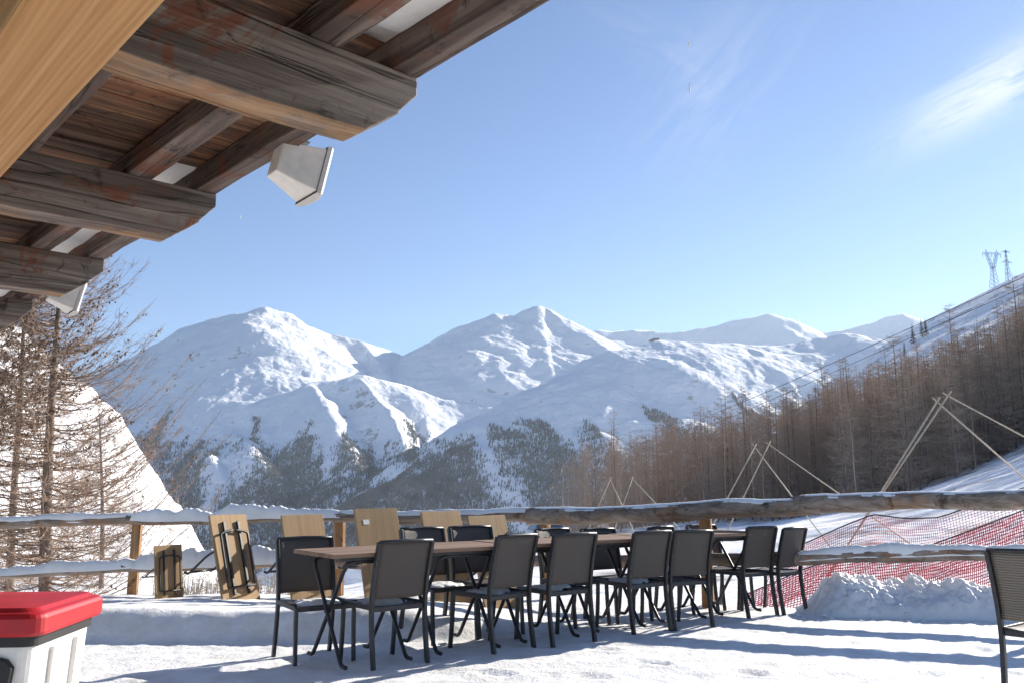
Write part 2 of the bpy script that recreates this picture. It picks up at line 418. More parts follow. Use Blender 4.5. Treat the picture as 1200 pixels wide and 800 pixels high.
# woods on the lower slopes of the far mountains: too many to count
def far_woods():
    n = 420000
    px = RNG.uniform(120, 1000, n); Y = RNG.uniform(2250, 4700, n)
    X = (px-600)/1000*CT*Y; Z = MT(X, Y)
    e = 18.0
    gx = (MT(X+e, Y)-Z)/e; gy = (MT(X, Y+e)-Z)/e
    streak = fbm(X/160+Y/900, Y/700, 4, .55)+.6*fbm(X/600, Y/600, 3)
    patch = fbm(X/45, Y/45, 3, .6)
    lim = 190+170*streak+np.clip((Y-3000)*.03, -20, 60)
    chute = fbm(X/70+Y/500, Y/900+7, 3, .5)
    dens = 1/(1+np.exp(-7*(streak*.8+.45*patch+.7*chute+.26-.75*sstep(-80, 320, Z))))
    keep = (RNG.random(n) < dens) & (Z < lim) & (Z > -330)
    X, Y, Z = X[keep], Y[keep], Z[keep]
    m = len(X); X, Y, Z = X[:110000], Y[:110000], Z[:110000]; m = len(X)
    h = RNG.uniform(7, 14, m); r = h*RNG.uniform(.15, .22, m)
    V = np.zeros((m, 5, 3)); ph = RNG.uniform(0, 1.5, m)
    for k in range(4):
        V[:, k, 0] = X+r*np.cos(ph+k*np.pi/2); V[:, k, 1] = Y+r*np.sin(ph+k*np.pi/2); V[:, k, 2] = Z-1
    V[:, 4, 0] = X; V[:, 4, 1] = Y; V[:, 4, 2] = Z+h
    b = np.arange(m)[:, None]*5
    F = np.concatenate([b+np.array([[k, (k+1) % 4, 4]]) for k in range(4)])
    o = np_mesh('far_woods', V.reshape(-1, 3), F, M_FARWOOD, smooth=False)
    tag(o, 'dark conifer woods on the lower slopes of the far mountains', 'woods', kind='stuff')
far_woods()

# terrace: trodden snow with a shovelled bank along the left half of the fence
def fence_y(X):
    X = np.asarray(X, float)
    return np.where(X < .6, 9.8-.12*(X-.6), 9.8-.362*(X-.6))
def TE(X, Y):
    fy = fence_y(X)
    by = 7.25+.10*np.sin(X*1.3)+.12*perlin(X*.7, 3.3+X*0)+.10*np.clip(X+2, -2, 3)
    d = Y-by
    rise = sstep(-.12, .22, d+.05*perlin(X*3, Y*3))
    top = .20+.05*perlin(X*.9+9, X*0+.5)-.085*np.clip(d-.3, 0, 5)
    left = 1-sstep(-1.2, .5, X)
    z = left*rise*top + (1-left)*(-.02*np.clip(Y-6, 0, 3))
    z = z - .03*(1-rise)*left*sstep(4, 7, Y)
    z = z - sstep(.35, 1.6, Y-fy)*1.0
    amp = .5+.5*left*rise
    n = .009*fbm(X*1.1, Y*1.1, 3, .5)+.010*fbm(X*5+3, Y*5, 4, .6)+.005*ridged(X*9+4, Y*9, 3, .6)*(1-.6*rise*left)
    return z + n - .008
xs = np.arange(-9.5, 9.5, .045); ys = np.arange(-3, 11.6, .045)
XX, YY = np.meshgrid(xs, ys)
ZZ = TE(XX, YY); fr = random.Random(77)
for walk in range(30):
    x, y, a = fr.uniform(-6, 6), fr.uniform(2.5, 8.0), fr.uniform(0, 6.28)
    for st in range(fr.randrange(5, 14)):
        a += fr.uniform(-.2, .2); x += .62*math.cos(a); y += .62*math.sin(a); sd = (1 if st % 2 else -1)*.11
        cx, cy = x-sd*math.sin(a), y+sd*math.cos(a)
        i0, i1 = int((cx-.35-xs[0])/.045), int((cx+.35-xs[0])/.045); j0, j1 = int((cy-.35-ys[0])/.045), int((cy+.35-ys[0])/.045)
        if i0 < 0 or j0 < 0 or i1 >= len(xs) or j1 >= len(ys) or cy > 7.0: continue
        dx, dy = XX[j0:j1, i0:i1]-cx, YY[j0:j1, i0:i1]-cy
        u_, v_ = (dx*math.cos(a)+dy*math.sin(a))/.16, (-dx*math.sin(a)+dy*math.cos(a))/.065
        q = np.sqrt(u_*u_+v_*v_); ZZ[j0:j1, i0:i1] += fr.uniform(.5, 1.1)*(-.022*np.exp(-q**4)+.012*np.exp(-((q-1.45)/.4)**2))
terr = np_mesh('terrace_snow', np.stack([XX, YY, ZZ], -1).reshape(-1, 3), grid_faces(len(ys), len(xs)), M_SNOW_NEAR)
tag(terr, 'trodden snow covering the terrace', 'snow', kind='structure')
def te(x, y): return float(TE(np.array([float(x)]), np.array([float(y)]))[0])
def tr(x, y): return float(TR(np.array([float(x)]), np.array([float(y)]))[0])

# snow pile by the right end of the fence
def snow_pile():
    a0, a1 = gnd(930, 714), gnd(1260, 722)
    nx, ny = 230, 90
    u, w = np.meshgrid(np.linspace(0, 1, nx), np.linspace(-1, 1, ny))
    ax = np.array([a1.x-a0.x, a1.y-a0.y]); L = np.hypot(*ax); ax /= L; ay = np.array([-ax[1], ax[0]])
    X = a0.x+ax[0]*u*L+ay[0]*(w*.62+.5); Y = a0.y+ax[1]*u*L+ay[1]*(w*.62+.5)
    env = np.clip(1-w*w, 0, 1)**.55*sstep(0, .22, u)*(1-sstep(.93, 1.0, u))
    lump = .27+.10*fbm(X*1.7, Y*1.7+3, 4, .55)+.09*np.abs(perlin(X*4.2, Y*4.2))+.09*np.abs(perlin(X*8, Y*8))+.055*np.abs(perlin(X*17, Y*17))+.03*np.abs(perlin(X*37, Y*37))
    Z = TE(X, Y)-.03+env*lump*1.08
    o = np_mesh('snow_pile', np.stack([X, Y, Z], -1).reshape(-1, 3), grid_faces(ny, nx), M_SNOW_SOFT)
    # loose chunks in the same pile
    mb = MB(); rnd = random.Random(4)
    for k in range(46):
        uu = rnd.uniform(.0, 1); ww = rnd.uniform(-1.3, -.75)
        x = a0.x+ax[0]*uu*L+ay[0]*(ww*.62+.5); y = a0.y+ax[1]*uu*L+ay[1]*(ww*.62+.5)
        e = max(0, 1-ww*ww)**.55*min(1, uu/.22)
        z = te(x, y)+e*.2; r = rnd.uniform(.010, .030)
        for q in range(2):
            pts = []
        n = 6
        vs = [(x+r*(1+.4*rnd.uniform(-1, 1))*math.cos(t*math.pi/3)*math.sin(p), y+r*(1+.4*rnd.uniform(-1, 1))*math.sin(t*math.pi/3)*math.sin(p), z+r*.8*math.cos(p)) for p in (.5, 1.2, 1.9, 2.6) for t in range(6)]
        fs = [(i*6+k2, i*6+(k2+1) % 6, (i+1)*6+(k2+1) % 6, (i+1)*6+k2) for i in range(3) for k2 in range(6)]+[tuple(range(6)), tuple(range(18, 24))]
        mb.add(vs, fs)
    c = mb.build('crumbs', M_SNOW_SOFT, o, smooth=True); c['kind'] = 'stuff'
    tag(o, 'lumpy heap of shovelled snow below the fence rail', 'snow pile', kind='thing')
snow_pile()

# ------------------------------------------------------------------ fence
def log_tube(mb, a, b, r, seed, n=14, sag=0.0, seg=28):
    rnd = random.Random(seed); a, b = Vector(a), Vector(b); pts, rr = [], []
    p1, p2 = rnd.uniform(0, 9), rnd.uniform(0, 9)
    for i in range(seg+1):
        t = i/seg; p = a.lerp(b, t)
        p.z += -sag*4*t*(1-t)+.012*math.sin(t*7+p1)+.006*math.sin(t*19+p2)
        pts.append(p); rr.append(r*(1+.06*math.sin(t*11+p2)+.05*rnd.uniform(-1, 1)))
    mb.tube(pts, rr, n)
    return pts, rr
def FP(px, py):
    """point of the fence line seen at px, height from py"""
    Y = 9.5
    for _ in range(12):
        d = ray(px, py); X = d[0]/d[1]*Y; Y = float(fence_y(X))
    return at(px, py, Y)
fence = empty('log_fence', (0.6, 9.8, te(.6, 9.8)), 0, 'rough log fence with two rails and split posts round the terrace', 'fence')
FI = Matrix.Translation(-Vector(fence.location))
def fpart(name, mb, mat, smooth=True):
    mb.v = [tuple(FI @ Vector(p)) for p in mb.v]
    o = mb.build(name, mat, fence, smooth=smooth); return o
rails = []   # (pts, radii) kept for the snow lying on them
def rail(p0, p1, r, seed, sag=0.0):
    mb = MB(); rails.append(log_tube(mb, p0, p1, r, seed, sag=sag)); 
    # put the grain along local x
    fpart('rail', mb, M_LOG)
rail(FP(-160, 614), FP(165, 609), .062, 1)
rail(FP(150, 608.5), FP(402, 605), .064, 2)
rail(FP(392, 605), FP(652, 605), .070, 3)
rail(FP(618, 606), FP(960, 594), .095, 4, -.01)
rail(FP(930, 591), FP(1330, 581), .092, 5)
rail(FP(-160, 676), FP(168, 664), .062, 6)
rail(FP(145, 664), FP(400, 658), .060, 7)
rail(FP(385, 660), FP(660, 658), .062, 8)
rail(FP(640, 660), FP(935, 652.5), .070, 9)
rail(FP(918, 653), FP(1330, 645), .072, 10)
for i, (px, py, w) in enumerate([(-20, 612, .13), (157, 604, .125), (396, 602, .13), (640, 600, .13), (829, 596, .15), (1290, 580, .13)]):
    p = FP(px, py); mb = MB(); yb = p.y+.13
    zb = -.9
    rnd = random.Random(i+40); n = 9; vs = []
    prof = [(1+.25*rnd.uniform(-1, 1)) for _ in range(n)]
    for lev, z in enumerate([zb, -.1, .3, .7, p.z+.02]):
        for k in range(n):
            a = 2*math.pi*k/n; r = w/2*prof[k]*(1+.05*rnd.uniform(-1, 1))
            zz = z+(.02*math.sin(k*1.7) if lev == 4 else 0)
            vs.append((p.x+r*math.cos(a), yb+r*math.sin(a), zz))
    fs = [(l*n+k, l*n+(k+1) % n, (l+1)*n+(k+1) % n, (l+1)*n+k) for l in range(4) for k in range(n)]+[tuple(range(4*n, 5*n))]
    mb.add(vs, fs); fpart('post', mb, M_POST, smooth=False)

def rail_snow(idx, name, label, lo, hi, th, seed, wide=1.0, taper=0.0):
    pts, rr = rails[idx]; rnd = np.random.default_rng(seed)
    N = 300; V = []; prof = 10
    P = np.array([tuple(p) for p in pts]); T = np.linspace(0, 1, len(P)); t = np.linspace(lo, hi, N)
    Q = np.stack([np.interp(t, T, P[:, k]) for k in range(3)], 1); RRR = np.interp(t, T, rr)
    s = t*np.linalg.norm(P[-1]-P[0])
    h = th*(.55+.9*fbm(s*.9+seed, s*0+seed, 3, .5)+.5*perlin(s*3.3+seed, s*0)+.28*perlin(s*9+seed, s*0+2)+.15*perlin(s*21, s*0+seed))
    h = np.clip(h, .006, None)*np.sqrt(sstep(0, .06, (t-lo)/(hi-lo))*(1-sstep(.94, 1, (t-lo)/(hi-lo))))
    h = h*(1-taper*sstep(.62, .95, t))
    for i in range(N):
        r = RRR[i]*(.98+.06*perlin(np.array([s[i]*3]), np.array([seed*1.3]))[0]) * wide
        row = []
        for k in range(prof):
            a = math.pi*k/(prof-1)
            y = -math.cos(a)*r*(.97+.10*float(perlin(np.array([s[i]*5+k]), np.array([seed*2.1+k*.3]))[0]))
            base = math.sqrt(max(0, RRR[i]**2-(min(abs(y), RRR[i]*.999))**2))-.012
            z = base+ (h[i]*(math.sin(a)**.5) + .009 if h[i] > .002 else 0)
            if k in (0, prof-1): z = base*1-.01
            row.append((Q[i, 0], Q[i, 1]+y, Q[i, 2]+z))
        V.extend(row)
    o = np_mesh(name, np.array(V), grid_faces(N, prof), M_SNOW_SOFT)
    return tag(o, label, 'snow', 'snow lying on the fence rails', kind='stuff')
rail_snow(0, 'rail_snow', 'snow along the top rail beside the bare larch', .02, .99, .05, 3)
rail_snow(1, 'rail_snow', 'thick snow cap on the top rail over the leaning boards', .02, .99, .15, 5, 1.15, .8)
rail_snow(2, 'rail_snow', 'thin snow on the middle of the top rail', .01, .99, .035, 8)
rail_snow(3, 'rail_snow', 'thin snow on the thick top log behind the chairs', .01, .99, .012, 12)
rail_snow(4, 'rail_snow', 'snow on the thick top log at the right', .01, .99, .012, 17)
rail_snow(5, 'rail_snow', 'snow on the lower rail at the far left', .1, .98, .085, 21, 1.2)
rail_snow(6, 'rail_snow', 'deep snow on the lower rail behind the leaning boards', .05, .95, .17, 24, 1.35)
rail_snow(9, 'rail_snow', 'snow ridge on the lower rail above the snow heap', .03, .75, .06, 31, 1.1)

# ------------------------------------------------------------------ chairs
def curve_pts(ctrl, n=6):
    """Catmull-Rom through control points"""
    P = [Vector(c) for c in ctrl]; P = [P[0]*2-P[1]]+P+[P[-1]*2-P[-2]]; out = []
    for i in range(1, len(P)-2):
        for k in range(n):
            t = k/n; a, b, c, d = P[i-1:i+3]
            out.append(.5*((2*b)+(c-a)*t+(2*a-5*b+4*c-d)*t*t+(3*b-a-3*c+d)*t**3))
    out.append(P[-2]); return out
def sling(mb, rows, th=.006, n=9):
    """rows: list of (left, right, sag vector)"""
    g = []
    for l, r, sg in rows:
        l, r, sg = Vector(l), Vector(r), Vector(sg)
        g.append([l.lerp(r, k/(n-1))+sg*(4*(k/(n-1))*(1-k/(n-1))) for k in range(n)])
    m = len(g); nrm = (g[-1][0]-g[0][0]).cross(g[0][-1]-g[0][0]).normalized()*th
    vs = [p for r in g for p in r]+[p+nrm for r in g for p in r]; o = m*n
    fs = []
    for i in range(m-1):
        for k in range(n-1):
            a = i*n+k; fs += [(a, a+1, a+n+1, a+n), (o+a, o+a+n, o+a+n+1, o+a+1)]
    for i in range(m-1):
        fs += [(i*n, (i+1)*n, o+(i+1)*n, o+i*n), (i*n+n-1, o+i*n+n-1, o+(i+1)*n+n-1, (i+1)*n+n-1)]
    for k in range(n-1):
        fs += [(k, o+k, o+k+1, k+1), ((m-1)*n+k, (m-1)*n+k+1, o+(m-1)*n+k+1, o+(m-1)*n+k)]
    mb.add(vs, fs)
def flatbar(mb, pts, w, d):
    """rectangular tube: w across x, d along the other way"""
    pts = [Vector(p) for p in pts]; vs = []
    for i, p in enumerate(pts):
        t = (pts[min(i+1, len(pts)-1)]-pts[max(i-1, 0)]).normalized()
        x = Vector((1, 0, 0)); y = t.cross(x).normalized()
        for sx, sy in ((-1, -1), (1, -1), (1, 1), (-1, 1)): vs.append(p+x*sx*w/2+y*sy*d/2)
    m = len(pts)
    fs = [(i*4+k, i*4+(k+1) % 4, (i+1)*4+(k+1) % 4, (i+1)*4+k) for i in range(m-1) for k in range(4)]+[(3, 2, 1, 0), tuple((m-1)*4+k for k in range(4))]
    mb.add(vs, fs)
def make_chair(name, tex):
    t = empty(name)
    hw = .215
    for s in (-1, 1):
        mb = MB(); flatbar(mb, curve_pts([(s*hw, -.25, 0), (s*hw, -.215, .22), (s*hw, -.20, .42), (s*hw, -.225, .62), (s*hw, -.285, .86)]), .026, .038)
        mb.build('rear_leg', M_FRAME, t, bevel=.005)
        mb = MB(); flatbar(mb, curve_pts([(s*hw, .235, 0), (s*hw, .215, .2), (s*hw, .205, .425)], 4), .026, .032)
        mb.build('front_leg', M_FRAME, t, bevel=.005)
    mb = MB()
    for s in (-1, 1): mb.box((s*(hw), .0, .418), (.024, .40, .034))
    mb.box((0, .205, .412), (.40, .026, .036)); mb.box((0, -.19, .405), (.40, .026, .036))
    mb.build('seat_frame', M_FRAME, t, bevel=.004)
    mb = MB(); sling(mb, [((-hw+.01, .222-.042*k, .428+.004*(k == 0)-.012*math.sin(k*.3)), (hw-.01, .222-.042*k, .428-.012*math.sin(k*.3)), (0, 0, -.014)) for k in range(11)])
    mb.build('seat', tex, t, smooth=True)
    mb = MB(); rows = []
    for k in range(11):
        u = k/10; z = .475+.385*u; y = -.203-.083*u**1.5
        rows.append(((-hw-.006, y, z), (hw+.006, y, z), (0, -.026, 0)))
    sling(mb, rows)
    mb.build('backrest', tex, t, smooth=True)
    mb = MB(); mb.tube([(-hw, -.287, .862), (-hw/2, -.306, .866), (0, -.313, .868), (hw/2, -.306, .866), (hw, -.287, .862)], .012, 8)
    mb.build('top_rail', M_FRAME, t, smooth=True)
    return t
row = Vector((.792, .61, 0)).normalized(); nrm = Vector((-row.y, row.x, 0))
rz_near = math.atan2(nrm.y, nrm.x)-math.pi/2
proto = make_chair('terrace_chair', M_TEX)
def set_chair(o, rear_mid, face_rz, label, group, dz=0.0):
    """rear_mid = ground point midway between the rear feet"""
    f = Vector((-math.sin(face_rz), math.cos(face_rz), 0))
    loc = Vector((rear_mid[0], rear_mid[1], 0))+f*.25
    z = (te(loc.x, loc.y)+te(rear_mid[0], rear_mid[1]))/2 - .008
    o.location = (loc.x, loc.y, min(z, 0.0)+dz-.008); o.rotation_euler = (R(random.uniform(-.8, .8)), R(random.uniform(-.8, .8)), face_rz+R(random.uniform(-2, 2)))
    tag(o, label, 'chair', group)
near = [((431,780),(506,774),'black chair on the near side at the left end of the table row'),
        ((573.5,762.5),(631,755.6),'second black chair from the left on the near side of the tables'),
        ((648,755.6),(697,747),'third black chair from the left on the near side of the tables'),
        ((741,739),(789,733.6),'fourth black chair from the left on the near side of the tables'),
        ((791,734),(835,728),'fifth black chair from the left on the near side of the tables'),
        ((874,718.5),(913,713),'second black chair from the right on the near side of the tables'),
        ((914,713.5),(951,709.7),'black chair at the right end of the near side, closest to the red net')]
chairs = []
for i, (a, b, lab) in enumerate(near):
    o = proto if i == 0 else copy_tree(proto)
    m = (gnd(*a)+gnd(*b))/2
    set_chair(o, m, rz_near+R([3, 12, 2, 2, -6, 0, 10][i])-R(4), lab, 'black chairs along the table row'); chairs.append(o)
base_n = (gnd(431, 780)+gnd(506, 774))/2
far = [(360,'black chair on the far side at the left corner of the first table'),
       (496,'second black chair from the left on the far side, backed by leaning boards'),
       (554,'third black chair from the left on the far side, under a leaning board'),
       (650,'fourth black chair from the left on the far side of the tables'),
       (702,'fifth black chair from the left on the far side of the tables'),
       (778,'second black chair from the right on the far side, mostly hidden by the near chairs'),
       (822,'rightmost black chair on the far side, mostly hidden by the near chairs')]
for i, (px, lab) in enumerate(far):
    o = copy_tree(proto)
    off = base_n+nrm*(.93 if i == 0 else 1.0)
    # where the viewing direction px meets the far-side line
    k = (px-600)/1000.0*CT
    s = (k*off.y-off.x)/(row.x-k*row.y)
    m = off+row*s
    set_chair(o, m, rz_near+math.pi+R([-3, 4, -5, 3, -2, 5, -4][i]), lab, 'black chairs along the table row', -.012)
    chairs.append(o)
wc = make_chair('terrace_chair', M_WICKER)
p = at(1152, 637, 4.95); rzw = R(-52)
set_chair(wc, (2.88, 4.86), rzw, 'dark woven chair standing alone at the right edge, cut by the frame', 'lone chair')

# little snow left lying on some seats
def seat_snow(ch, seed, label, w=.3, dpt=.24, off=(0, .04)):
    n = 26; u, v = np.meshgrid(np.linspace(-1, 1, n), np.linspace(-1, 1, n))
    r = np.sqrt(u*u+v*v)+.45*fbm(u*1.6+seed, v*1.6, 3)
    h = .030*np.clip(1-r, 0, 1)**.5+.0
    X = u*w/2+off[0]; Y = v*dpt/2+off[1]
    Z = .4235+h*(1+.5*fbm(u*3+seed, v*3, 2))-.012*(r > 1)
    o = np_mesh('seat_snow', np.stack([X, Y, Z], -1).reshape(-1, 3), grid_faces(n, n), M_SNOW_SOFT)
    o.location = ch.location; o.rotation_euler = ch.rotation_euler
    tag(o, label, 'snow', 'snow left on the chair seats', kind='stuff')
for k, (ci, lab) in enumerate([(0, 'snow patch on the seat of the leftmost near chair'), (1, 'snow patch on the seat of the second near chair'), (2, 'snow patch on the seat of the third near chair'),
                   (3, 'snow patch on the seat of the fourth near chair'), (7, 'snow patch on the seat of the leftmost far chair'), (8, 'snow patch on the seat of the second far chair')]):
    seat_snow(chairs[ci], k*3.7, lab, .34, .3)

# ------------------------------------------------------------------ folding tables
TH_ = .757; TL, TW = .745, .64
def u_frame(mb, hw, y0, y1, ztop, sgn):
    """U-shaped tube: feet at y0, top bar at y1"""
    a = []
    z1 = ztop
    for s in (-1, 1):
        pass
    pts = curve_pts([(-hw, y0+sgn*.07, .022), (-hw, y0, .03), (-hw, y0+(y1-y0)*.12, .10)], 4)
    pts += [Vector((-hw, y0+(y1-y0)*.85, z1*.86))]
    pts += curve_pts([(-hw, y0+(y1-y0)*.9, z1*.91), (-hw*.86, y1, z1), (0, y1+.004*sgn, z1+.002), (hw*.86, y1, z1), (hw, y0+(y1-y0)*.9, z1*.91)], 4)
    pts += [Vector((hw, y0+(y1-y0)*.85, z1*.86))]
    pts += curve_pts([(hw, y0+(y1-y0)*.12, .10), (hw, y0, .03), (hw, y0+sgn*.07, .022)], 4)
    mb.tube(pts, .0145, 8)
def make_table():
    t = empty('folding_table')
    mb = MB(); mb.box((0, 0, TH_-.014), (TL, TW, .028)); mb.build('tabletop', M_TABLE, t, bevel=.004)
    mb = MB(); mb.box((0, -.27, TH_-.04), (TL-.14, .03, .022)); mb.box((0, .27, TH_-.04), (TL-.14, .03, .022)); mb.build('under_rail', M_FRAME, t, bevel=.003)
    mb = MB(); u_frame(mb, .25, -.25, .24, .69, -1); mb.build('leg_frame', M_FRAME, t, smooth=True)
    mb = MB(); u_frame(mb, .225, .25, -.24, .69, 1); mb.build('leg_frame', M_FRAME, t, smooth=True)
    mb = MB(); 
    for s in (-1, 1): mb.tube([(s*.22, 0, .35), (s*.262, 0, .35)], .014, 8)
    mb.build('hinge', M_FRAME, t)
    return t
tp = make_table()
c0 = Vector((-1.16, 5.80, 0))
tlab = ['first wooden folding table, at the left end of the row', 'second wooden folding table from the left', 'third wooden folding table from the left',
        'fourth wooden folding table from the left', 'fifth wooden folding table from the left', 'last wooden folding table, at the right end of the row']
for i in range(6):
    o = tp if i == 0 else copy_tree(tp)
    c = c0+row*(TL/2+i*.787)+nrm*(TW/2+.06+random.uniform(-.012, .012))
    o.location = (c.x, c.y, -.004); o.rotation_euler = (0, 0, math.atan2(row.y, row.x)+R([0, -4, -6, -7, -5, -7][i]))
    tag(o, tlab[i], 'table', 'wooden folding tables pushed together in a row')

# ------------------------------------------------------------------ folded tables leaning on the fence
def make_folded(w=.72, hgt=.80):
    t = empty('folded_table')
    # local: x across, z up the board, y = thickness; underside faces -y
    mb = MB(); mb.box((0, 0, hgt/2), (w, .026, hgt)); mb.build('tabletop', M_PLY, t, bevel=.004)
    mb = MB()
    for s in (-1, 1): mb.box((s*.1, -.030, hgt/2), (.03, .022, hgt-.16))
    mb.build('under_rail', M_FRAME, t, bevel=.003)
    mb = MB()
    for s in (-1, 1):
        mb.tube(curve_pts([(s*.19, -.045, .16), (s*.19, -.05, .64), (s*.17, -.05, .73), (0, -.05, .76)], 4), .013, 8)
    mb.tube([(-.19, -.045, .16), (.19, -.045, .16)], .012, 8)
    mb.build('leg_frame', M_FRAME, t, smooth=True)
    mb = MB()
    for s in (-1, 1):
        mb.tube(curve_pts([(s*.16, -.04, .58), (s*.16, -.22, .56), (s*.16, -.50, .46), (s*.16, -.58, .48)], 5), .013, 8)
    mb.tube([(-.16, -.50, .46), (.16, -.50, .46)], .012, 8)
    global LEGOUT
    LEGOUT = mb.build('leg_frame', M_FRAME, t, smooth=True).data.name
    return t
ft = make_folded(.52, .94)
mb = MB(); mb.box((.14, .0142, .80), (.07, .003, .05))
fl = [  # px, py of the foot, Y, yaw, lean, scale, face turned over, label
 ((199, 696), 9.45, -128, 10, .62, True, 'small folded table slumped low by the left fence post'),
 ((284, 692), 9.30, -118, 17, 1.0, True, 'leftmost tall folded table on the fence, its folded legs showing'),
 ((368, 694), 9.20, -132, 17, 1.0, False, 'folded table leaning on the fence behind the left corner chair'),
 ((455, 694), 9.10, -138, 17, 1.03, False, 'leaning folded table with a pale sticker, left of the fence middle'),
 ((536, 694), 9.05, -134, 17, 1.04, False, 'leaning folded table without sticker, between the two with stickers'),
 ((592, 694), 9.0, -134, 17, 1.05, False, 'rightmost leaning folded table, with a pale sticker')]
stick = None
for i, ((px, py), Y, yaw, ln, sc, flip, lab) in enumerate(fl):
    o = ft if i == 0 else copy_tree(ft)
    p = at(px, py, Y)
    M = Matrix.Rotation(R(yaw), 4, 'Z') @ Matrix.Rotation(R(ln), 4, 'X')
    if flip: M = M @ Matrix.Rotation(math.pi, 4, 'Z')
    if flip:
        for ch in o.children:
            if ch.name.startswith('leg_frame.001') or ch.name.startswith('leg_frame') and ch.data.name == LEGOUT: ch.rotation_euler = (0, 0, math.pi)
    else:
        for ch in o.children: ch.rotation_euler = (0, 0, 0)
    o.location = (p.x, p.y, te(p.x, p.y)-.03); o.rotation_euler = M.to_euler(); o.scale = (sc, sc, sc)
    tag(o, lab, 'folded table', 'folded tables leaning on the fence')
    if i in (3, 5):
        if stick is None: stick = mb.build('sticker', M_WHITE, o)
        else:
            s2 = stick.copy(); C.objects.link(s2); s2.parent = o

# ------------------------------------------------------------------ litter bin
def bin_():
    p = gnd(100, 930); 
    Yb = 3.36; xr = (104-600)/1000*CT*Yb
    t = empty('litter_bin', (xr-.565, Yb+.28, te(xr-.4, Yb+.28)-.035), R(4), 'white plastic litter bin with a bright red lid, cut by the left edge', 'litter bin')
    def ring(hx, hy, z, r, n=6):
        out = []
        for cx, cy, a0 in ((1, 1, 0), (-1, 1, 90), (-1, -1, 180), (1, -1, 270)):
            for k in range(n):
                a = R(a0+90*k/(n-1)); out.append((cx*(hx-r)+r*math.cos(a), cy*(hy-r)+r*math.sin(a), z))
        return out
    def loft(mb, rings, top=True, bottom=True):
        n = len(rings[0]); vs = [p for r in rings for p in r]
        fs = [(i*n+k, i*n+(k+1) % n, (i+1)*n+(k+1) % n, (i+1)*n+k) for i in range(len(rings)-1) for k in range(n)]
        if bottom: fs.append(tuple(range(n))[::-1])
        if top: fs.append(tuple((len(rings)-1)*n+k for k in range(n)))
        mb.add(vs, fs)
    mb = MB(); loft(mb, [ring(.33, .24, 0, .05), ring(.365, .27, .66, .05)])
    mb.build('body', M_WHITE, t, smooth=False, bevel=.004)
    mb = MB()
    for k in range(2):
        y = -.1+.2*k
        mb.bar((.333, y, .03), (.366, y*1.05, .62), .016, .03)
    mb.build('rib', M_WHITE, t, bevel=.004)
    mb = MB(); loft(mb, [ring(.375, .28, .645, .05), ring(.378, .283, .69, .05)])
    mb.build('collar', M_BLACK, t)
    mb = MB(); loft(mb, [ring(.40, .305, .685, .06), ring(.408, .313, .70, .06), ring(.408, .313, .752, .06), ring(.398, .303, .768, .055), ring(.378, .283, .774, .05), ring(.36, .265, .787, .05), ring(.1, .08, .797, .05)])
    mb.build('lid', M_RED, t, bevel=.006, seg=3)
    # dark insert opening at the front
    mb = MB(); pr = [(-.10, .2), (.22, .2), (.255, .34), (.295, .50), (.305, .57), (.28, .60), (.23, .612), (-.10, .615)]
    vs = [(x, -.292, z) for x, z in pr]+[(x, -.235, z) for x, z in pr]; n = len(pr)
    mb.add(vs, [tuple(range(n)), tuple(range(n, 2*n))[::-1]]+[(i, i+n, (i+1) % n+n, (i+1) % n) for i in range(n)])
    mb.build('opening_flap', M_BLACK, t, bevel=.006)
bin_()

# ------------------------------------------------------------------ chalet eaves
A0 = Vector((-.357, 3.044, 0)); rzb = math.atan2(.677, .736)
roof = empty('chalet_roof', (A0.x, A0.y, 0), rzb, 'weathered timber chalet roof overhang with projecting joists and pale pine beam', 'roof')
HT, HB = CAMZ+1.531, CAMZ+1.25
def joist(y, sd):
    rnd = random.Random(sd)
    t0, t1 = HT, HB+.155
    # upper and lower timber in one profile, with the stepped end of the photo
    prof = [(.0, t0), (.0, t0-.075), (-.085, t0-.150), (-.085, t0-.165), (-.225, HB), (-4.0, HB), (-4.0, t0)]
    mb = MB(); N_ = 40; xs_ = np.linspace(-4, -.225, N_)
    lo = [(float(x), HB+.006*math.sin(x*5+sd)+rnd.uniform(-.003, .003)) for x in xs_]
    mb.prism([(-.085, t0-.163), (-.085, t0-.172)]+lo[::-1]+[(-4.0, t0-.163)], y, y+.16)
    up = [(float(x), t0-.168+rnd.uniform(-.004, .004)) for x in np.linspace(-4, -.09, N_)]
    mb.prism([(.0, t0), (.0, t0-.075+rnd.uniform(-.01, .01)), (-.08, t0-.158)]+up[::-1]+[(-4.0, t0)], y+.006, y+.152)
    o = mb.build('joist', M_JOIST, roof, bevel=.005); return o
JY = [-3.62, -1.80, 0.0, 1.80, 3.62, 5.44, 7.26]
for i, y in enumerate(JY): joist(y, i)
def cross(x0, x1, z0, z1, nm, sd):
    # bevelled beam with a slightly uneven edge
    rnd = random.Random(sd); mb = MB(); ys = np.linspace(-5, 9, 57); vs = []
    for y in ys:
        j = lambda a: a*rnd.uniform(-1, 1)
        vs += [(x0+j(.006), y, z0+j(.004)), (x1+j(.006), y, z0+j(.004)), (x1+j(.004), y, z1), (x0+j(.004), y, z1)]
    n = len(ys)
    mb.add(vs, [(i*4+k, i*4+(k+1) % 4, (i+1)*4+(k+1) % 4, (i+1)*4+k) for i in range(n-1) for k in range(4)]+[(0, 1, 2, 3), tuple((n-1)*4+k for k in range(4))])
    return mb.build(nm, M_BEAM, roof, bevel=.006)
cross(-.105, .0, HT+.001, HT+.135, 'edge_beam', 1)
cross(-.456, -.333, HT+.001, HT+.12, 'cross_beam', 2)
cross(-.99, -.87, HT+.001, HT+.12, 'cross_beam', 3)
cross(-1.60, -1.45, HT+.001, HT+.12, 'cross_beam', 4)
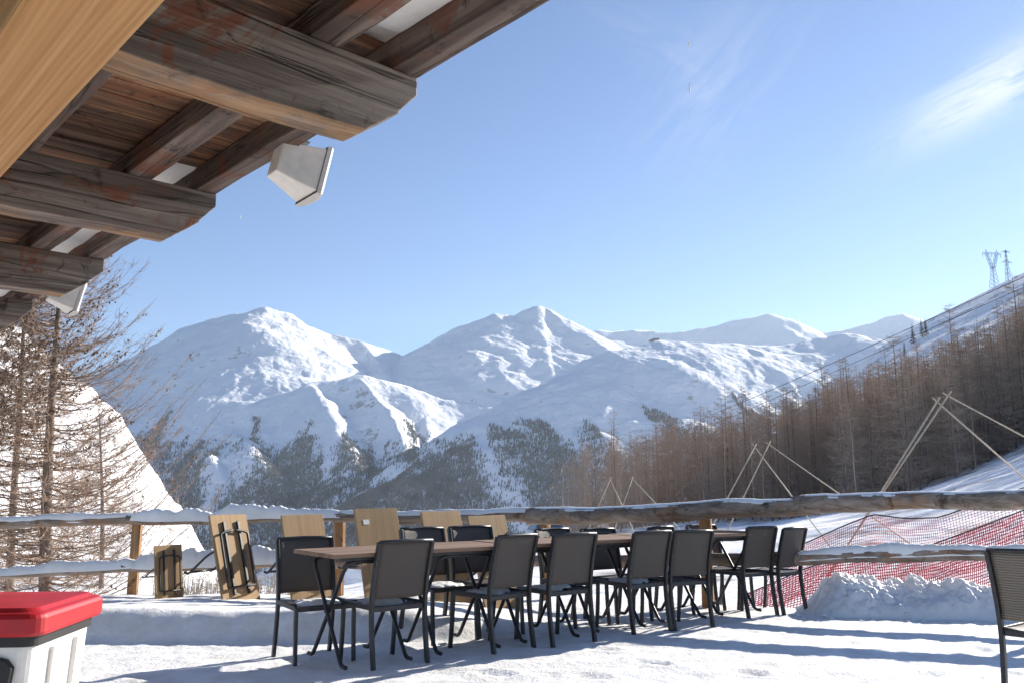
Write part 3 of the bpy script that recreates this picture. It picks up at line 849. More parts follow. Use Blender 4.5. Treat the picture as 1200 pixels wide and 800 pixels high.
mb = MB(); mb.box((-1.334, 2, HB-.132), (.224, 14, .26)); mb.build('pine_beam', M_PINE, roof, bevel=.012)
# roof boards, laid along the joists on the cross beams
mb = MB(); rnd = random.Random(5); y = -5.0
while y < 9:
    x1 = -.345
    if 0.0 < y < 1.85: x1 = -.07
    z = HT+.124+rnd.uniform(0, .008)
    if x1 > -.2: z = HT+.138
    mb.box(((x1-4.0)/2, y+.078, z+.014), (4.0+x1, .150, .028)); y += .16
mb.build('roof_board', M_PLANK, roof)
# snow lying on the roof, showing between the outer beams
nx, ny = 60, 260
u, v = np.meshgrid(np.linspace(0, 1, nx), np.linspace(-5, 9, ny))
edge = .03+.05*fbm(v*1.2, v*0+2.2, 3)
Xs = edge*(1-u)+(-4.0)*u
Zs = HT+.34+.05*fbm(Xs*1.1, v*1.1, 3)-.16*(1-sstep(0, .05, u))
bot = np.stack([Xs, v, np.where((Xs > -.36) & ((v < -.02) | (v > 1.86)), HT+.128+.012*fbm(Xs*6, v*6, 3), HT+.18)], -1).reshape(-1, 3)
topv = np.stack([Xs, v, Zs], -1).reshape(-1, 3)
F1 = grid_faces(ny, nx); F2 = F1[:, ::-1]+nx*ny
side = []
for i in range(ny-1): side.append((i*nx, (i+1)*nx, (i+1)*nx+nx*ny, i*nx+nx*ny))
rs = np_mesh('roof_snow', np.concatenate([bot, topv]), np.concatenate([F1, F2, np.array(side)]), M_SNOW_ROOF)
rs.location = roof.location; rs.rotation_euler = roof.rotation_euler
tag(rs, 'snow lying on the chalet roof, bulging between the outer beams', 'snow', kind='stuff')

# loudspeakers under the eaves
def loudspeaker(yloc, lab, first=None):
    Mx = Matrix.Translation((A0.x, A0.y, 0)) @ Matrix.Rotation(rzb, 4, 'Z')
    p = Mx @ Vector((.03, yloc, HT-.085))
    if first: o = copy_tree(first)
    else:
        o = empty('loudspeaker')
        # local: +x front; tapered cabinet
        mb = MB()
        def rect(x, hy, hz, z0=0): return [(x, -hy, z0-hz), (x, hy, z0-hz), (x, hy, z0+hz), (x, -hy, z0+hz)]
        rs_ = [rect(-.13, .062, .085), rect(-.03, .085, .105), rect(.085, .125, .125)]
        vs = sum(rs_, []); fs = [(3, 2, 1, 0), (8, 9, 10, 11)]+[(i*4+k, i*4+(k+1) % 4, (i+1)*4+(k+1) % 4, (i+1)*4+k) for i in range(2) for k in range(4)]
        mb.add(vs, fs); mb.build('cabinet', M_WHITE, o, bevel=.008)
        mb = MB(); n = 9; vs = []
        for x, s in ((.083, 1.03), (.105, 1.05), (.118, .98)):
            for k in range(n*4):
                q, r = divmod(k, n); u = -1+2*r/n; bow = .02*(1-u*u)*(1 if x > .09 else .3)
                c = [(u*.128, -.132), (.128, u*.132), (-u*.128, .132), (-.128, -u*.132)][q]
                vs.append((x+(.02*(1-(c[0]/.128)**2) if x > .09 else 0), c[0]*s, c[1]*s))
        m = n*4
        mb.add(vs, [(i*m+k, i*m+(k+1) % m, (i+1)*m+(k+1) % m, (i+1)*m+k) for i in range(2) for k in range(m)]+[tuple(2*m+k for k in range(m))])
        mb.build('grille', M_GRILLE, o)
        mb = MB(); mb.tube([(-.02, 0, .10), (-.02, 0, .165)], .012, 8); mb.box((-.02, 0, .162), (.08, .05, .008))
        mb.build('bracket', M_STEEL, o)
    o.location = p; M = Matrix.Rotation(rzb+R(-4), 4, 'Z') @ Matrix.Rotation(R(12), 4, 'Y')
    o.rotation_euler = M.to_euler(); o.scale = (.88, .88, .88)
    tag(o, lab, 'loudspeaker', 'loudspeakers under the eaves'); return o
l1 = loudspeaker(.98, 'white loudspeaker under the roof edge between the two big joist ends')
loudspeaker(4.62, 'white loudspeaker under the roof edge above the bare larch', l1)
# water dripping from the roof edge
dp = None
for (px, py, Y, ln, lab) in [(807, 52, 2.6, .022, 'upper falling water drop against the sky'), (808, 103, 2.6, .038, 'lower, longer falling water drop against the sky'), (282, 254, 4.2, .02, 'small falling water drop below the joist end')]:
    q = at(px, py, Y); mb = MB(); n = 6
    mb.tube([(0, 0, -ln/2), (0, 0, -ln/4), (0, 0, ln/4), (0, 0, ln/2)], [.0006, .0022, .0018, .0004], n)
    o = mb.build('water_drop', M_SNOW_SOFT, None, smooth=True); o.location = q; tag(o, lab, 'water drop', 'drips from the roof')

# ------------------------------------------------------------------ trees
def larch_mesh(seed, H, dense=1.0, tw=1.0):
    """returns (trunk mesh, crown mesh); bare larch, origin at the foot"""
    rnd = random.Random(seed); tk = MB(); lean = (rnd.uniform(-.02, .02), rnd.uniform(-.02, .02))
    def axis(z): return Vector((lean[0]*z+.04*math.sin(z*.6+seed), lean[1]*z+.04*math.cos(z*.5), z))
    n = 14; r0 = H*.0085
    tk.tube([axis(H*i/n)-Vector((0, 0, .6 if i == 0 else 0)) for i in range(n+1)], [r0*(1-i/n)**.85+.012 for i in range(n+1)], 6)
    V, F = [], []
    def ribbon(a, b, w0, w1, rn):
        w0 *= tw; w1 *= tw
        d = (b-a); s = d.cross(Vector((rn.uniform(-1, 1), rn.uniform(-1, 1), rn.uniform(-1, 1))))
        if s.length < 1e-6: return
        s.normalize(); k = len(V)
        V.extend([a-s*w0, a+s*w0, b+s*w1, b-s*w1]); F.append((k, k+1, k+2, k+3))
    nb = int(125*dense)
    for i in range(nb):
        f = rnd.uniform(.05, .985); z = H*f
        Lb = H*(.03+.20*(1-f)**.75)*rnd.uniform(.6, 1.15)*(1 if f > .25 else .85)
        az = rnd.uniform(0, 2*math.pi); droop = rnd.uniform(-.35, .12)+.3*max(0, f-.7)
        p = axis(z); pts = [p]; m = 4
        for k in range(m):
            t = (k+1)/m
            pts.append(p+Vector((math.cos(az)*Lb*t, math.sin(az)*Lb*t, Lb*(droop*t+.30*t*t))))
        for a, b, t in zip(pts[:-1], pts[1:], range(m)):
            w = .015*(1-t/m)+.006
            ribbon(a, b, w, w*.75, rnd); ribbon(a, b, w, w*.75, rnd)
        for q in range(int(20*dense)):
            t = rnd.uniform(.12, 1)*m; k = min(int(t), m-1); b = pts[k].lerp(pts[k+1], t-k)
            sd = rnd.choice((-1, 1)); l = Lb*rnd.uniform(.14, .34)*(1.15-.6*t/m)+.12
            da = az+sd*rnd.uniform(.5, 1.3)
            e = b+Vector((math.cos(da)*l, math.sin(da)*l, l*rnd.uniform(-.45, .45)))
            ribbon(b, e, .010, .005, rnd)
            if rnd.random() < .6:
                c = b.lerp(e, .5); e2 = c+Vector((rnd.uniform(-1, 1), rnd.uniform(-1, 1), rnd.uniform(-.8, .6)))*l*.5
                ribbon(c, e2, .008, .004, rnd)
    me_t = bpy.data.meshes.new('trunk'); me_t.from_pydata(tk.v, [], tk.f); me_t.materials.append(M_BARK); me_t.polygons.foreach_set('use_smooth', [True]*len(me_t.polygons))
    me_c = bpy.data.meshes.new('crown'); me_c.from_pydata([tuple(v) for v in V], [], F); me_c.materials.append(M_TWIG)
    return me_t, me_c, tk, V, F
VAR = [larch_mesh(s, 20.0, d) for s, d in ((1, 1.0), (2, 1.15), (3, .9), (5, 1.1), (8, 1.0), (9, .8))]+[larch_mesh(s, 20.0, .6, 5.0) for s in (12, 14)]
def larch(x, y, z, h, var, label, group=None, rz=None):
    t = empty('larch_tree', (x, y, z), random.uniform(0, 6.28) if rz is None else rz, label, 'tree', group)
    s = h/20.0; t.scale = (s*random.uniform(.9, 1.12), s*random.uniform(.9, 1.12), s)
    for nm, me in (('trunk', VAR[var][0]), ('crown', VAR[var][1])):
        o = bpy.data.objects.new(nm, me); C.objects.link(o); o.parent = t
    return t
# tall ones that stand out of the wood
TALL = [(714, 497, 20, 'tall bare larch standing out above the low end of the wood'),
        (697, 520, 18, 'slim bare larch beside the tallest larch at the low end of the wood'),
        (848, 446, 22, 'left of two tall bare larches in front of the sunlit snow slope'),
        (872, 452, 22, 'right of two tall bare larches in front of the sunlit snow slope'),
        (770, 480, 18, 'bare larch rising in front of the shaded mountain slope'),
        (962, 416, 23, 'tall bare larch whose tip crosses the sunlit mountain plateau'),
        (1003, 424, 20, 'bare larch right of the tall one crossing the sunlit plateau'),
        (1112, 352, 24, 'tallest bare larch, standing before the snowy ridge'),
        (1186, 318, 20, 'bare larch near the ridge top below the pylons')]
for (px, py, h, lab) in TALL:
    best = None; r = rat(py)
    for Y in np.linspace(85, 420, 300):
        X = (px-600)/1000*(CT+r*ST)*Y; e = abs((tr(X, Y)+h-CAMZ)/Y-r)
        if best is None or e < best[0]: best = (e, X, Y)
    _, X, Y = best
    larch(X, Y, tr(X, Y)-.2, h, random.randrange(6), lab)
cand = []
rn = np.random.default_rng(21)
N = 16000
pxs = rn.uniform(570, 1330, N); Ys = np.exp(rn.uniform(math.log(74), math.log(800), N))
Xs_ = (pxs-600)/1000*CT*Ys; Zs_ = TR(Xs_, Ys); rr_ = (Zs_-CAMZ)/Ys
nz = fbm(Xs_/60, Ys/60, 3)
SKP = [570, 600, 650, 700, 750, 800, 850, 900, 950, 1000, 1040, 1070, 1100, 1150, 1200, 1330]
SKY = [600, 576, 546, 522, 504, 484, 469, 457, 443, 427, 415, 410, 396, 382, 356, 300]
for i in range(N):
    px, Y, X, Z, r = pxs[i], Ys[i], Xs_[i], Zs_[i], rr_[i]
    if px > 985 and Y < 76+max(0, px-1120)*.16: continue          # the open piste
    if px <= 985 and Y < 95: continue
    sk = float(np.interp(px, SKP, [rat(a) for a in SKY]))+float(rn.normal(0, .010))+.012*float(nz[i])
    h = min(float(rn.uniform(12, 21)), (sk-r)*Y*float(rn.uniform(.72, 1.04)))
    sparse = px > 1030 and r > sk-.02
    if sparse and rn.random() < .30: h = float(rn.uniform(5, 10))
    if h < 6.5 and not (sparse and h > 5): continue
    p = .32*min(1, (Y/150.0)**.6)
    if nz[i] < -.4: p *= .5
    if rn.random() > p: continue
    cand.append((Y, X, Z, h))
cand.sort(key=lambda c: -c[3]/c[0])
NEARN = 240
for (Y, X, Z, h) in cand[:NEARN]:
    larch(X, Y, Z-.2, h, random.randrange(6), 'bare brown larch in the dense wood on the slope beyond the fence', 'larches of the wood beyond the fence')
print('forest', len(cand))
OFF = []  # unseen larches right of the frame, added to shade the piste
while len(OFF) < 70:
    px, Y = rn.uniform(1335, 1640), rn.uniform(66, 130); X = (px-600)/1000*CT*Y
    if (X-3)/(Y-6) > .92: continue
    OFF.append((Y, X, tr(X, Y), float(rn.uniform(14, 20))))
def merged_wood(lst, dens=.62, tw=1.4, name='far_and_shade_larches', lab='farther bare larches filling the wood up the slope, and unseen ones added to shade the piste'):
    protos = [larch_mesh(s, 20.0, dens, tw) for s in (31, 32, 33)]
    VV, FF = [], []; base = 0
    for q in protos: pass
    PV = []
    for q in protos:
        v = np.array([tuple(p) for p in q[3]]); f = np.array(q[4])
        tv = np.array(q[2].v); tf = np.array([t for t in q[2].f if len(t) == 4])
        PV.append((np.concatenate([v, tv]), np.concatenate([f, tf+len(v)])))
    for i, (Y, X, Z, h) in enumerate(lst):
        v, f = PV[i % 3]; a = random.uniform(0, 6.28); s = h/20
        w = v.copy(); k = max(1.0, Y/260.0)
        x = v[:, 0]*math.cos(a)-v[:, 1]*math.sin(a); y = v[:, 0]*math.sin(a)+v[:, 1]*math.cos(a)
        w[:, 0] = x*s*1.05+X; w[:, 1] = y*s*1.05+Y; w[:, 2] = v[:, 2]*s+Z-.2
        VV.append(w); FF.append(f+base); base += len(w)
    o = np_mesh(name, np.concatenate(VV), np.concatenate(FF), M_TWIG, smooth=False)
    tag(o, lab, 'woods', kind='stuff')
merged_wood(OFF+cand[NEARN:NEARN+620])
BU = []
while len(BU) < 420:
    px, Y = rn.uniform(-120, 215), rn.uniform(190, 510); X = (px-600)/1000*CT*Y
    BU.append((Y, X, tr(X, Y), float(rn.uniform(2.0, 6.0))))
merged_wood(BU, .25, 12.0, 'hillside_shrubs', 'low brown scrub scattered over the sunlit left slope')
rn2 = np.random.default_rng(5); k = 0
while k < 42:
    px, Y = rn2.uniform(-60, 190), rn2.uniform(230, 500); X = (px-600)/1000*CT*Y; Z = tr(X, Y)
    if rn2.random() > .3+.7*(px < 110): continue
    larch(X, Y, Z-.2, float(rn2.uniform(6, 12)), random.randrange(6, 8), 'small bare larch on the sunlit slope at the left, behind the near larches', 'larches on the sunlit left slope'); k += 1


# three dark spruces on the ridge
def spruce_mesh(seed, H):
    rnd = random.Random(seed); V, F = [], []
    for i in range(420):
        f = rnd.random()**.8; z = H*(.05+.95*f); L = (H*.17*(1-f)+.15)*rnd.uniform(.6, 1.1); a = rnd.uniform(0, 6.28)
        p = Vector((0, 0, z)); e = p+Vector((math.cos(a)*L, math.sin(a)*L, -L*rnd.uniform(.1, .5)))
        s = Vector((-math.sin(a), math.cos(a), rnd.uniform(-.4, .4)))*(.25*L+.08); k = len(V)
        V += [p, e-s*.6-(e-p)*.25, e, e+s*.6-(e-p)*.25]; F.append((k, k+1, k+2, k+3))
    me = bpy.data.meshes.new('crown'); me.from_pydata([tuple(v) for v in V], [], F); me.materials.append(M_SPRUCE)
    tk = MB(); tk.tube([(0, 0, -.6), (0, 0, H*.9)], [H*.014, .03], 6); mt = bpy.data.meshes.new('trunk'); mt.from_pydata(tk.v, [], tk.f); mt.materials.append(M_BARK)
    return mt, me
SP = [spruce_mesh(s, 17) for s in (1, 2)]
for i, (px, py, Y, h, lab) in enumerate([(1072, 394, 660, 17, 'left of three dark spruces on the snowy ridge'), (1083, 388, 670, 17, 'middle one of three dark spruces on the snowy ridge'), (1088, 386, 665, 16, 'right of three dark spruces on the snowy ridge'),
                                   (1061, 400, 600, 10, 'small dark spruce below the three ridge spruces')]):
    X = (px-600)/1000*1.01*Y; z = tr(X, Y)
    t = empty('spruce_tree', (X, Y, z), i, lab, 'tree', 'spruces on the ridge'); s = h/17; t.scale = (s, s, s)
    for nm, me in zip(('trunk', 'crown'), SP[i % 2]):
        o = bpy.data.objects.new(nm, me); C.objects.link(o); o.parent = t

# the big bare larches close beyond the left end of the fence
def big_larch(seed, px, Y, ztop, lab, r0=.13, nb=120, Lmax=2.6, cones=.0, azr=None, f0=.05):
    rnd = random.Random(seed); X = (px-600)/1000*CT*Y; zb = tr(X, Y)-.3
    t = empty('larch_tree', (X, Y, zb), 0, lab, 'tree'); H = ztop-zb
    ln = (at(px+6, 285, Y).x-X)/H if abs(px-66) < 70 else 0
    def axis(z): return Vector((ln*z+.05*math.sin(z*.7+seed), .05*math.cos(z*.6), z))
    mb = MB(); n = 24; mb.tube([axis(H*i/n) for i in range(n+1)], [r0*(1-i/n)**.8+.012 for i in range(n+1)], 9); mb.build('trunk', M_BARK, t, smooth=True)
    br = MB(); cn = MB()
    for i in range(nb):
        f = f0+(.98-f0)*(i+rnd.random())/nb; z = H*f; az = rnd.uniform(0, 6.28) if azr is None else rnd.uniform(*azr)
        L = (Lmax*(1-f)**.55+.25)*rnd.uniform(.55, 1.1); dr = rnd.uniform(-.42, -.02)+.35*max(0, f-.75)
        p = axis(z); m = 8; pts = []
        wig = rnd.uniform(-.3, .3)
        for k in range(m+1):
            s = k/m; a = az+wig*s
            pts.append(p+Vector((math.cos(a)*L*s, math.sin(a)*L*s, L*(dr*s*(1-.3*s)+.72*s**2.2)))+Vector((rnd.uniform(-1, 1), rnd.uniform(-1, 1), rnd.uniform(-1, 1)))*.018*L*s)
        rb = .006+.008*L/Lmax
        br.tube(pts, [rb*(1-.8*k/m) for k in range(m+1)], 4, caps=False)
        for q in range(int(8+9*L)):
            s = rnd.uniform(.1, 1)*m; k = min(int(s), m-1); b = pts[k].lerp(pts[k+1], s-k)
            d = (pts[k+1]-pts[k]).normalized(); side = d.cross(Vector((0, 0, 1))); side = side.normalized()*rnd.choice((-1, 1))
            l = rnd.uniform(.15, .55)*(1.1-.5*s/m)*min(1, L)
            e1 = b+(d*.6+side*rnd.uniform(.3, 1)+Vector((0, 0, rnd.uniform(-.35, .25))))*l*.5
            e2 = e1+(d*.7+side*rnd.uniform(.0, .6)+Vector((0, 0, rnd.uniform(-.2, .5))))*l*.5
            br.tube([b, e1, e2], [.0042, .0032, .0018], 3, caps=False)
            for z2 in range(rnd.randrange(1, 3)):
                c = b.lerp(e1, rnd.random()); g = c+Vector((rnd.uniform(-1, 1), rnd.uniform(-1, 1), rnd.uniform(-.7, .7)))*.16
                br.tube([c, g], [.0026, .0014], 3, caps=False)
            if rnd.random() < cones:
                for z3 in range(rnd.randrange(1, 4)):
                    c = b.lerp(e2, rnd.random())+Vector((rnd.uniform(-1, 1), rnd.uniform(-1, 1), rnd.uniform(-1, .3)))*.03; r = rnd.uniform(.013, .022)
                    vs = [c+Vector((0, 0, r*1.3)), c+Vector((r, 0, 0)), c+Vector((0, r, 0)), c+Vector((-r, 0, 0)), c+Vector((0, -r, 0)), c+Vector((0, 0, -r*1.3))]
                    cn.add(vs, [(0, 1, 2), (0, 2, 3), (0, 3, 4), (0, 4, 1), (5, 2, 1), (5, 3, 2), (5, 4, 3), (5, 1, 4)])
    br.build('crown', M_TWIG_NEAR, t)
    if cn.v: tag(cn.build('cone', M_CONE, t), kind='stuff')
    return t
big_larch(3, 66, 14.5, 5.6, 'large bare larch with a straight trunk beyond the left end of the fence', .10, 290, 2.8, .06)
big_larch(4, 26, 18.0, 6.0, 'thinner bare larch standing left behind the large straight one', .08, 220, 2.5, .05)
big_larch(5, -130, 12.5, 6.3, 'bare larch full of cones reaching in from beyond the left edge, below the eaves', .14, 150, 3.3, .9, azr=(-1.0, 1.0), f0=.35)
big_larch(6, 128, 26.0, 3.4, 'low bare larch beyond the fence between the large larch and the sunlit slope', .07, 150, 2.6, .03)

# frosted shrubs just beyond the left fence
def shrub(px, py, Y, w, h, lab, seed):
    rnd = random.Random(seed); p = at(px, py, Y); z = min(tr(p.x, p.y), p.z-h)
    t = empty('frosted_shrub', (p.x, p.y, p.z-h), 0, lab, 'shrub', 'frosted shrubs beyond the fence'); mb = MB()
    for i in range(150):
        a = rnd.uniform(0, 6.28); l = h*rnd.uniform(.5, 1.1); sp = rnd.uniform(.1, .7)
        b = Vector((rnd.uniform(-w/2, w/2), rnd.uniform(-.25, .25), -.3)); e = b+Vector((math.cos(a)*sp*l*.6, math.sin(a)*sp*l*.6, .3+l)); m = b.lerp(e, .55)+Vector((rnd.uniform(-.04, .04), rnd.uniform(-.04, .04), 0))
        mb.tube([b, m, e], [.006, .004, .002], 3, caps=False)
        for q in range(3):
            c = m.lerp(e, rnd.random()); mb.tube([c, c+Vector((rnd.uniform(-1, 1), rnd.uniform(-1, 1), rnd.uniform(-.2, 1)))*.12], [.003, .0015], 3, caps=False)
    mb.build('twigs', M_FROST, t)
M_FROST = plain('frosted_twigs', (.42, .36, .29), .9, 0, .3, 4, 0)
shrub(235, 668, 10.9, 1.0, .42, 'frosted shrub beyond the fence left of the leaning tables', 2)
shrub(318, 668, 11.0, .9, .45, 'frosted shrub beyond the fence between two leaning tables', 3)

# ------------------------------------------------------------------ pale A-frames and red net beside the piste
def aframe(apex, l0, l1, Y, lab, w):
    p = at(apex[0], apex[1], Y); g = tr(p.x, p.y)
    t = empty('net_frame', (p.x, p.y, g), 0, lab, 'net support', 'pale frames carrying the piste net'); inv = Vector((p.x, p.y, g))
    for q in (l0, l1):
        e = at(q[0], q[1], Y); d = e-p
        k = 1.0
        for _ in range(60):
            e = p+d*k
            if e.z <= tr(e.x, max(e.y, 9.3))-.1 or k > 3: break
            k += .05
        mb = MB(); s = d.normalized()*-.10
        mb.tube([p+s-inv, e-inv], w/2, 6); mb.build('leg', M_ROPE, t, smooth=True)
    mb = MB(); mb.tube([p-inv+Vector((0, 0, -.03)), p-inv+Vector((0, 0, w*3))], w*.42, 6); mb.build('cap', M_CAPR, t)
aframe((715, 561), (692, 614), (744, 624), 40, 'leftmost small pale A-frame before the wood', .046)
aframe((741, 560), (722, 615), (790, 612), 39, 'second small pale A-frame before the wood, beside the leftmost', .046)
aframe((884.5, 523), (837, 612), (966, 631), 24, 'left one of the middle pair of pale A-frames above the chairs', .034)
aframe((901, 520), (852, 622), (982, 577), 23.5, 'right one of the middle pair of pale A-frames above the chairs', .034)
aframe((1098, 470), (1031, 578), (1200, 560), 15.2, 'left one of the big pale A-frames behind the rail at the right', .028)
aframe((1111, 463), (1000, 628), (1200, 511), 14.8, 'right one of the big pale A-frames behind the rail at the right', .028)

def net(top, bot, Y0, Y1, step, r, lab, cable, sag=.0):
    t = empty('safety_net', at(*top[0], Y0), 0, lab, 'safety net', 'red nets beside the piste'); inv = Vector(t.location)
    def poly(P, n):
        P = np.array(P, float); s = np.linspace(0, 1, len(P)); q = np.linspace(0, 1, n)
        return np.stack([np.interp(q, s, P[:, 0]), np.interp(q, s, P[:, 1])], 1)
    n0 = 40; tp_, bp_ = poly(top, n0), poly(bot, n0)
    Tv = [at(a[0], a[1], Y0+(Y1-Y0)*i/(n0-1))-inv for i, a in enumerate(tp_)]
    Bv = [at(a[0], a[1], Y0-.35+(Y1-Y0)*i/(n0-1))-inv for i, a in enumerate(bp_)]
    Lx = sum((Tv[i+1]-Tv[i]).length for i in range(n0-1)); nv = int(Lx/step); hgt = max((Tv[n0//2]-Bv[n0//2]).length, .2); nh = int(hgt/step)+1
    def pt(u, v):
        a = u*(n0-1); i = min(int(a), n0-2); f = a-i
        p = Tv[i].lerp(Tv[i+1], f).lerp(Bv[i].lerp(Bv[i+1], f), v); p.y -= .12*math.sin(v*math.pi); p.z += .02*math.sin(u*40+v*7)*v
        return p
    mb = MB()
    for i in range(nv+1): mb.tube([pt(i/nv, v/6) for v in range(7)], r, 3, caps=False)
    for j in range(nh+1): mb.tube([pt(i/60, j/nh) for i in range(61)], r, 3, caps=False)
    mb.build('netting', M_NET, t)
    mb = MB(); mb.tube([pt(i/60, 0) for i in range(61)], cable, 5); mb.build('top_cable', M_CABLE, t)
net([(905, 650), (948, 634), (985, 617), (1023, 602), (1060, 607), (1100, 606), (1160, 585), (1230, 560), (1300, 535)], [(880, 720), (930, 700), (975, 690), (1020, 690), (1060, 690), (1100, 680), (1160, 660), (1230, 640), (1300, 620)],
    13.6, 14.6, .048, .0040, 'far pale red piste net hanging from a black cable', .011)
net([(865, 700), (952, 662), (1020, 650), (1085, 640), (1140, 620), (1200, 597), (1300, 560)], [(850, 760), (940, 750), (1020, 745), (1085, 740), (1140, 730), (1200, 720), (1300, 700)],
    12.2, 12.6, .040, .0066, 'near dense red piste net beyond the snow heap', .010)

# ------------------------------------------------------------------ cables, pylons, station, car
def cable(pts, r, lab):
    P = [at(*q) for q in pts]; o0 = P[0]; mb = MB(); mb.tube([p-o0 for p in curve_pts(P, 8)], r, 5, caps=False)
    o = mb.build('lift_cable', M_CABLE, None, smooth=True); o.location = o0; tag(o, lab, 'cable', 'cables over the wood')
cable([(560, 600, 420), (700, 541, 330), (884, 465, 250), (1050, 392, 205), (1215, 318, 175)], .085, 'upper dark cable rising to the right over the wood')
cable([(600, 602, 420), (720, 548, 330), (890, 474, 250), (1055, 401, 205), (1215, 330, 175)], .07, 'lower dark cable rising to the right over the wood')

def pylon(px, py0, Y, h, kind, lab):
    p = at(px, py0, Y); z = tr(p.x, p.y); t = empty('power_pylon', (p.x, p.y, z), R(10), lab, 'pylon', 'power pylons on the ridge')
    mb = MB(); w = .26
    def lat(a0, a1, b0, b1, n):
        """braced ladder between two chords"""
        a0, a1, b0, b1 = map(Vector, (a0, a1, b0, b1)); mb.bar(a0, a1, w); mb.bar(b0, b1, w)
        for i in range(n):
            p1, p2 = a0.lerp(a1, i/n), b0.lerp(b1, (i+1)/n); q1, q2 = b0.lerp(b1, i/n), a0.lerp(a1, (i+1)/n)
            mb.bar(p1, p2, w*.6); mb.bar(q1, q2, w*.6)
    if kind == 0:
        k = h*.5; b = h*.09; n = h*.035
        for s in (-1, 1):
            lat((-b, s*b, -1), (-n, s*n, k), (b, s*b, -1), (n, s*n, k), 5)
            lat((s*b, -b, -1), (s*n, -n, k), (s*b, b, -1), (s*n, n, k), 5)
        mb.build('tower', M_STEEL, t); mb = MB()
        for s in (-1, 1):
            for y in (-n, n): lat((s*n, y, k), (s*h*.17, y*.6, h*.88), (0, y, k), (s*h*.10, y*.6, h*.88), 4)
            mb.bar((s*h*.17, 0, h*.88), (s*h*.15, 0, h), w); mb.bar((s*h*.10, 0, h*.88), (s*h*.15, 0, h), w)
        lat((-h*.27, 0, h*.88), (h*.27, 0, h*.88), (-h*.25, 0, h*.92), (h*.25, 0, h*.92), 10)
        mb.build('crossarm', M_STEEL, t); mb = MB()
        for x in (-.25, 0, .25): mb.bar((h*x, 0, h*.88), (h*x, 0, h*.80), .3)
        mb.build('insulator', M_STEEL, t)
    else:
        b = h*.06
        for s in (-1, 1):
            lat((-b, s*b, -1), (-.4, s*.4, h), (b, s*b, -1), (.4, s*.4, h), 8); lat((s*b, -b, -1), (s*.4, -.4, h), (s*b, b, -1), (s*.4, .4, h), 8)
        mb.build('tower', M_STEEL, t)
        for zz, l in ((.93, .16), (.62, .2)):
            mb = MB(); lat((-h*l, 0, h*zz), (h*l, 0, h*zz), (-h*l*.6, 0, h*(zz+.04)), (h*l*.6, 0, h*(zz+.04)), 5); mb.build('crossarm', M_STEEL, t)
pylon(1166, 340, 900, 44, 0, 'lattice pylon with a wide crossarm on the right ridge')
pylon(1182, 332, 930, 38, 1, 'slimmer lattice mast just right of the wide pylon on the ridge')

def station():
    p = at(768, 404, 3690); X = np.array([p.x]); z = float(MT(X, np.array([p.y]))[0])
    t = empty('lift_station', (p.x, p.y, z-2), R(12), 'small dark lift station on the edge of the sunlit plateau', 'building')
    mb = MB(); mb.box((0, 0, 6), (30, 20, 12)); mb.build('wall', M_STEEL, t)
    mb = MB(); mb.prism([(-18, 11.5), (18, 11.5), (12, 16), (-10, 15)], -11, 11); mb.build('roof', M_CABLE, t)
    mb = MB(); mb.box((-22, 0, 4), (12, 13, 8)); mb.build('annexe', M_STEEL, t)
station()

def car():
    Y = 46.0; px = 641; X = (px-600)/1000*CT*Y; zt = at(px, 607, Y).z; zg = zt-1.48
    t = empty('parked_car', (X, Y, zg), R(8), 'pale blue parked car seen under the rail behind the chairs', 'car')
    m_b = plain('car_paint', (.32, .38, .45), .3, .3, .05); m_g = plain('car_glass', (.10, .13, .16), .08, 0, .05, 3, 0)
    def sect(x, z, y): return (x, y, z)
    mb = MB(); prof = [(-.86, .25), (.86, .25), (.90, .55), (.84, .88), (-.84, .88), (-.90, .55)]
    mb.prism(prof, -2.1, 2.0); mb.build('body', m_b, t, bevel=.08, seg=3)
    mb = MB()
    b = [(-.80, -1.1, .88), (.80, -1.1, .88), (.80, 1.6, .88), (-.80, 1.6, .88)]; r = [(-.58, -.35, 1.44), (.58, -.35, 1.44), (.60, 1.1, 1.46), (-.60, 1.1, 1.46)]
    mb.add(b+r, [(0, 1, 5, 4), (1, 2, 6, 5), (2, 3, 7, 6), (3, 0, 4, 7), (4, 5, 6, 7)]); mb.build('cabin_glass', m_g, t, bevel=.03)
    mb = MB()
    for i in range(4): mb.bar(b[i], r[i], .09)
    mb.bar((0, -1.11, .88), (0, -.36, 1.445), .03); mb.box((0, .37, 1.465), (1.18, 1.5, .05)); mb.build('roof', m_b, t, bevel=.02)
    for x in (-.8, .8):
        for y in (-1.35, 1.25):
            mb = MB(); mb.tube([(x-.1, y, .31), (x+.1, y, .31)], .31, 16); mb.build('wheel', M_BLACK, t)
    for x in (-.62, .62):
        mb = MB(); mb.box((x, -2.11, .66), (.3, .06, .14)); mb.build('headlight', M_WHITE, t, bevel=.02)
    # packed snow it stands on
    return zg
zg = car()

# ------------------------------------------------------------------ air
hz = MB(); hz.box((0, 4850, 740), (26000, 10500, 2480)); haze = hz.build('haze', None)
m = bpy.data.materials.new('mountain_air'); m.use_nodes = True; nt = m.node_tree
for n in list(nt.nodes):
    if n.type == 'BSDF_PRINCIPLED': nt.nodes.remove(n)
pv = nt.nodes.new('ShaderNodeVolumePrincipled'); pv.inputs['Color'].default_value = (.74, .87, 1, 1); pv.inputs['Density'].default_value = 3.8e-5; pv.inputs['Anisotropy'].default_value = .25
out = [n for n in nt.nodes if n.type == 'OUTPUT_MATERIAL'][0]; nt.links.new(pv.outputs[0], out.inputs['Volume'])
haze.data.materials.append(m); tag(haze, 'thin blue mountain haze', 'haze', kind='stuff')

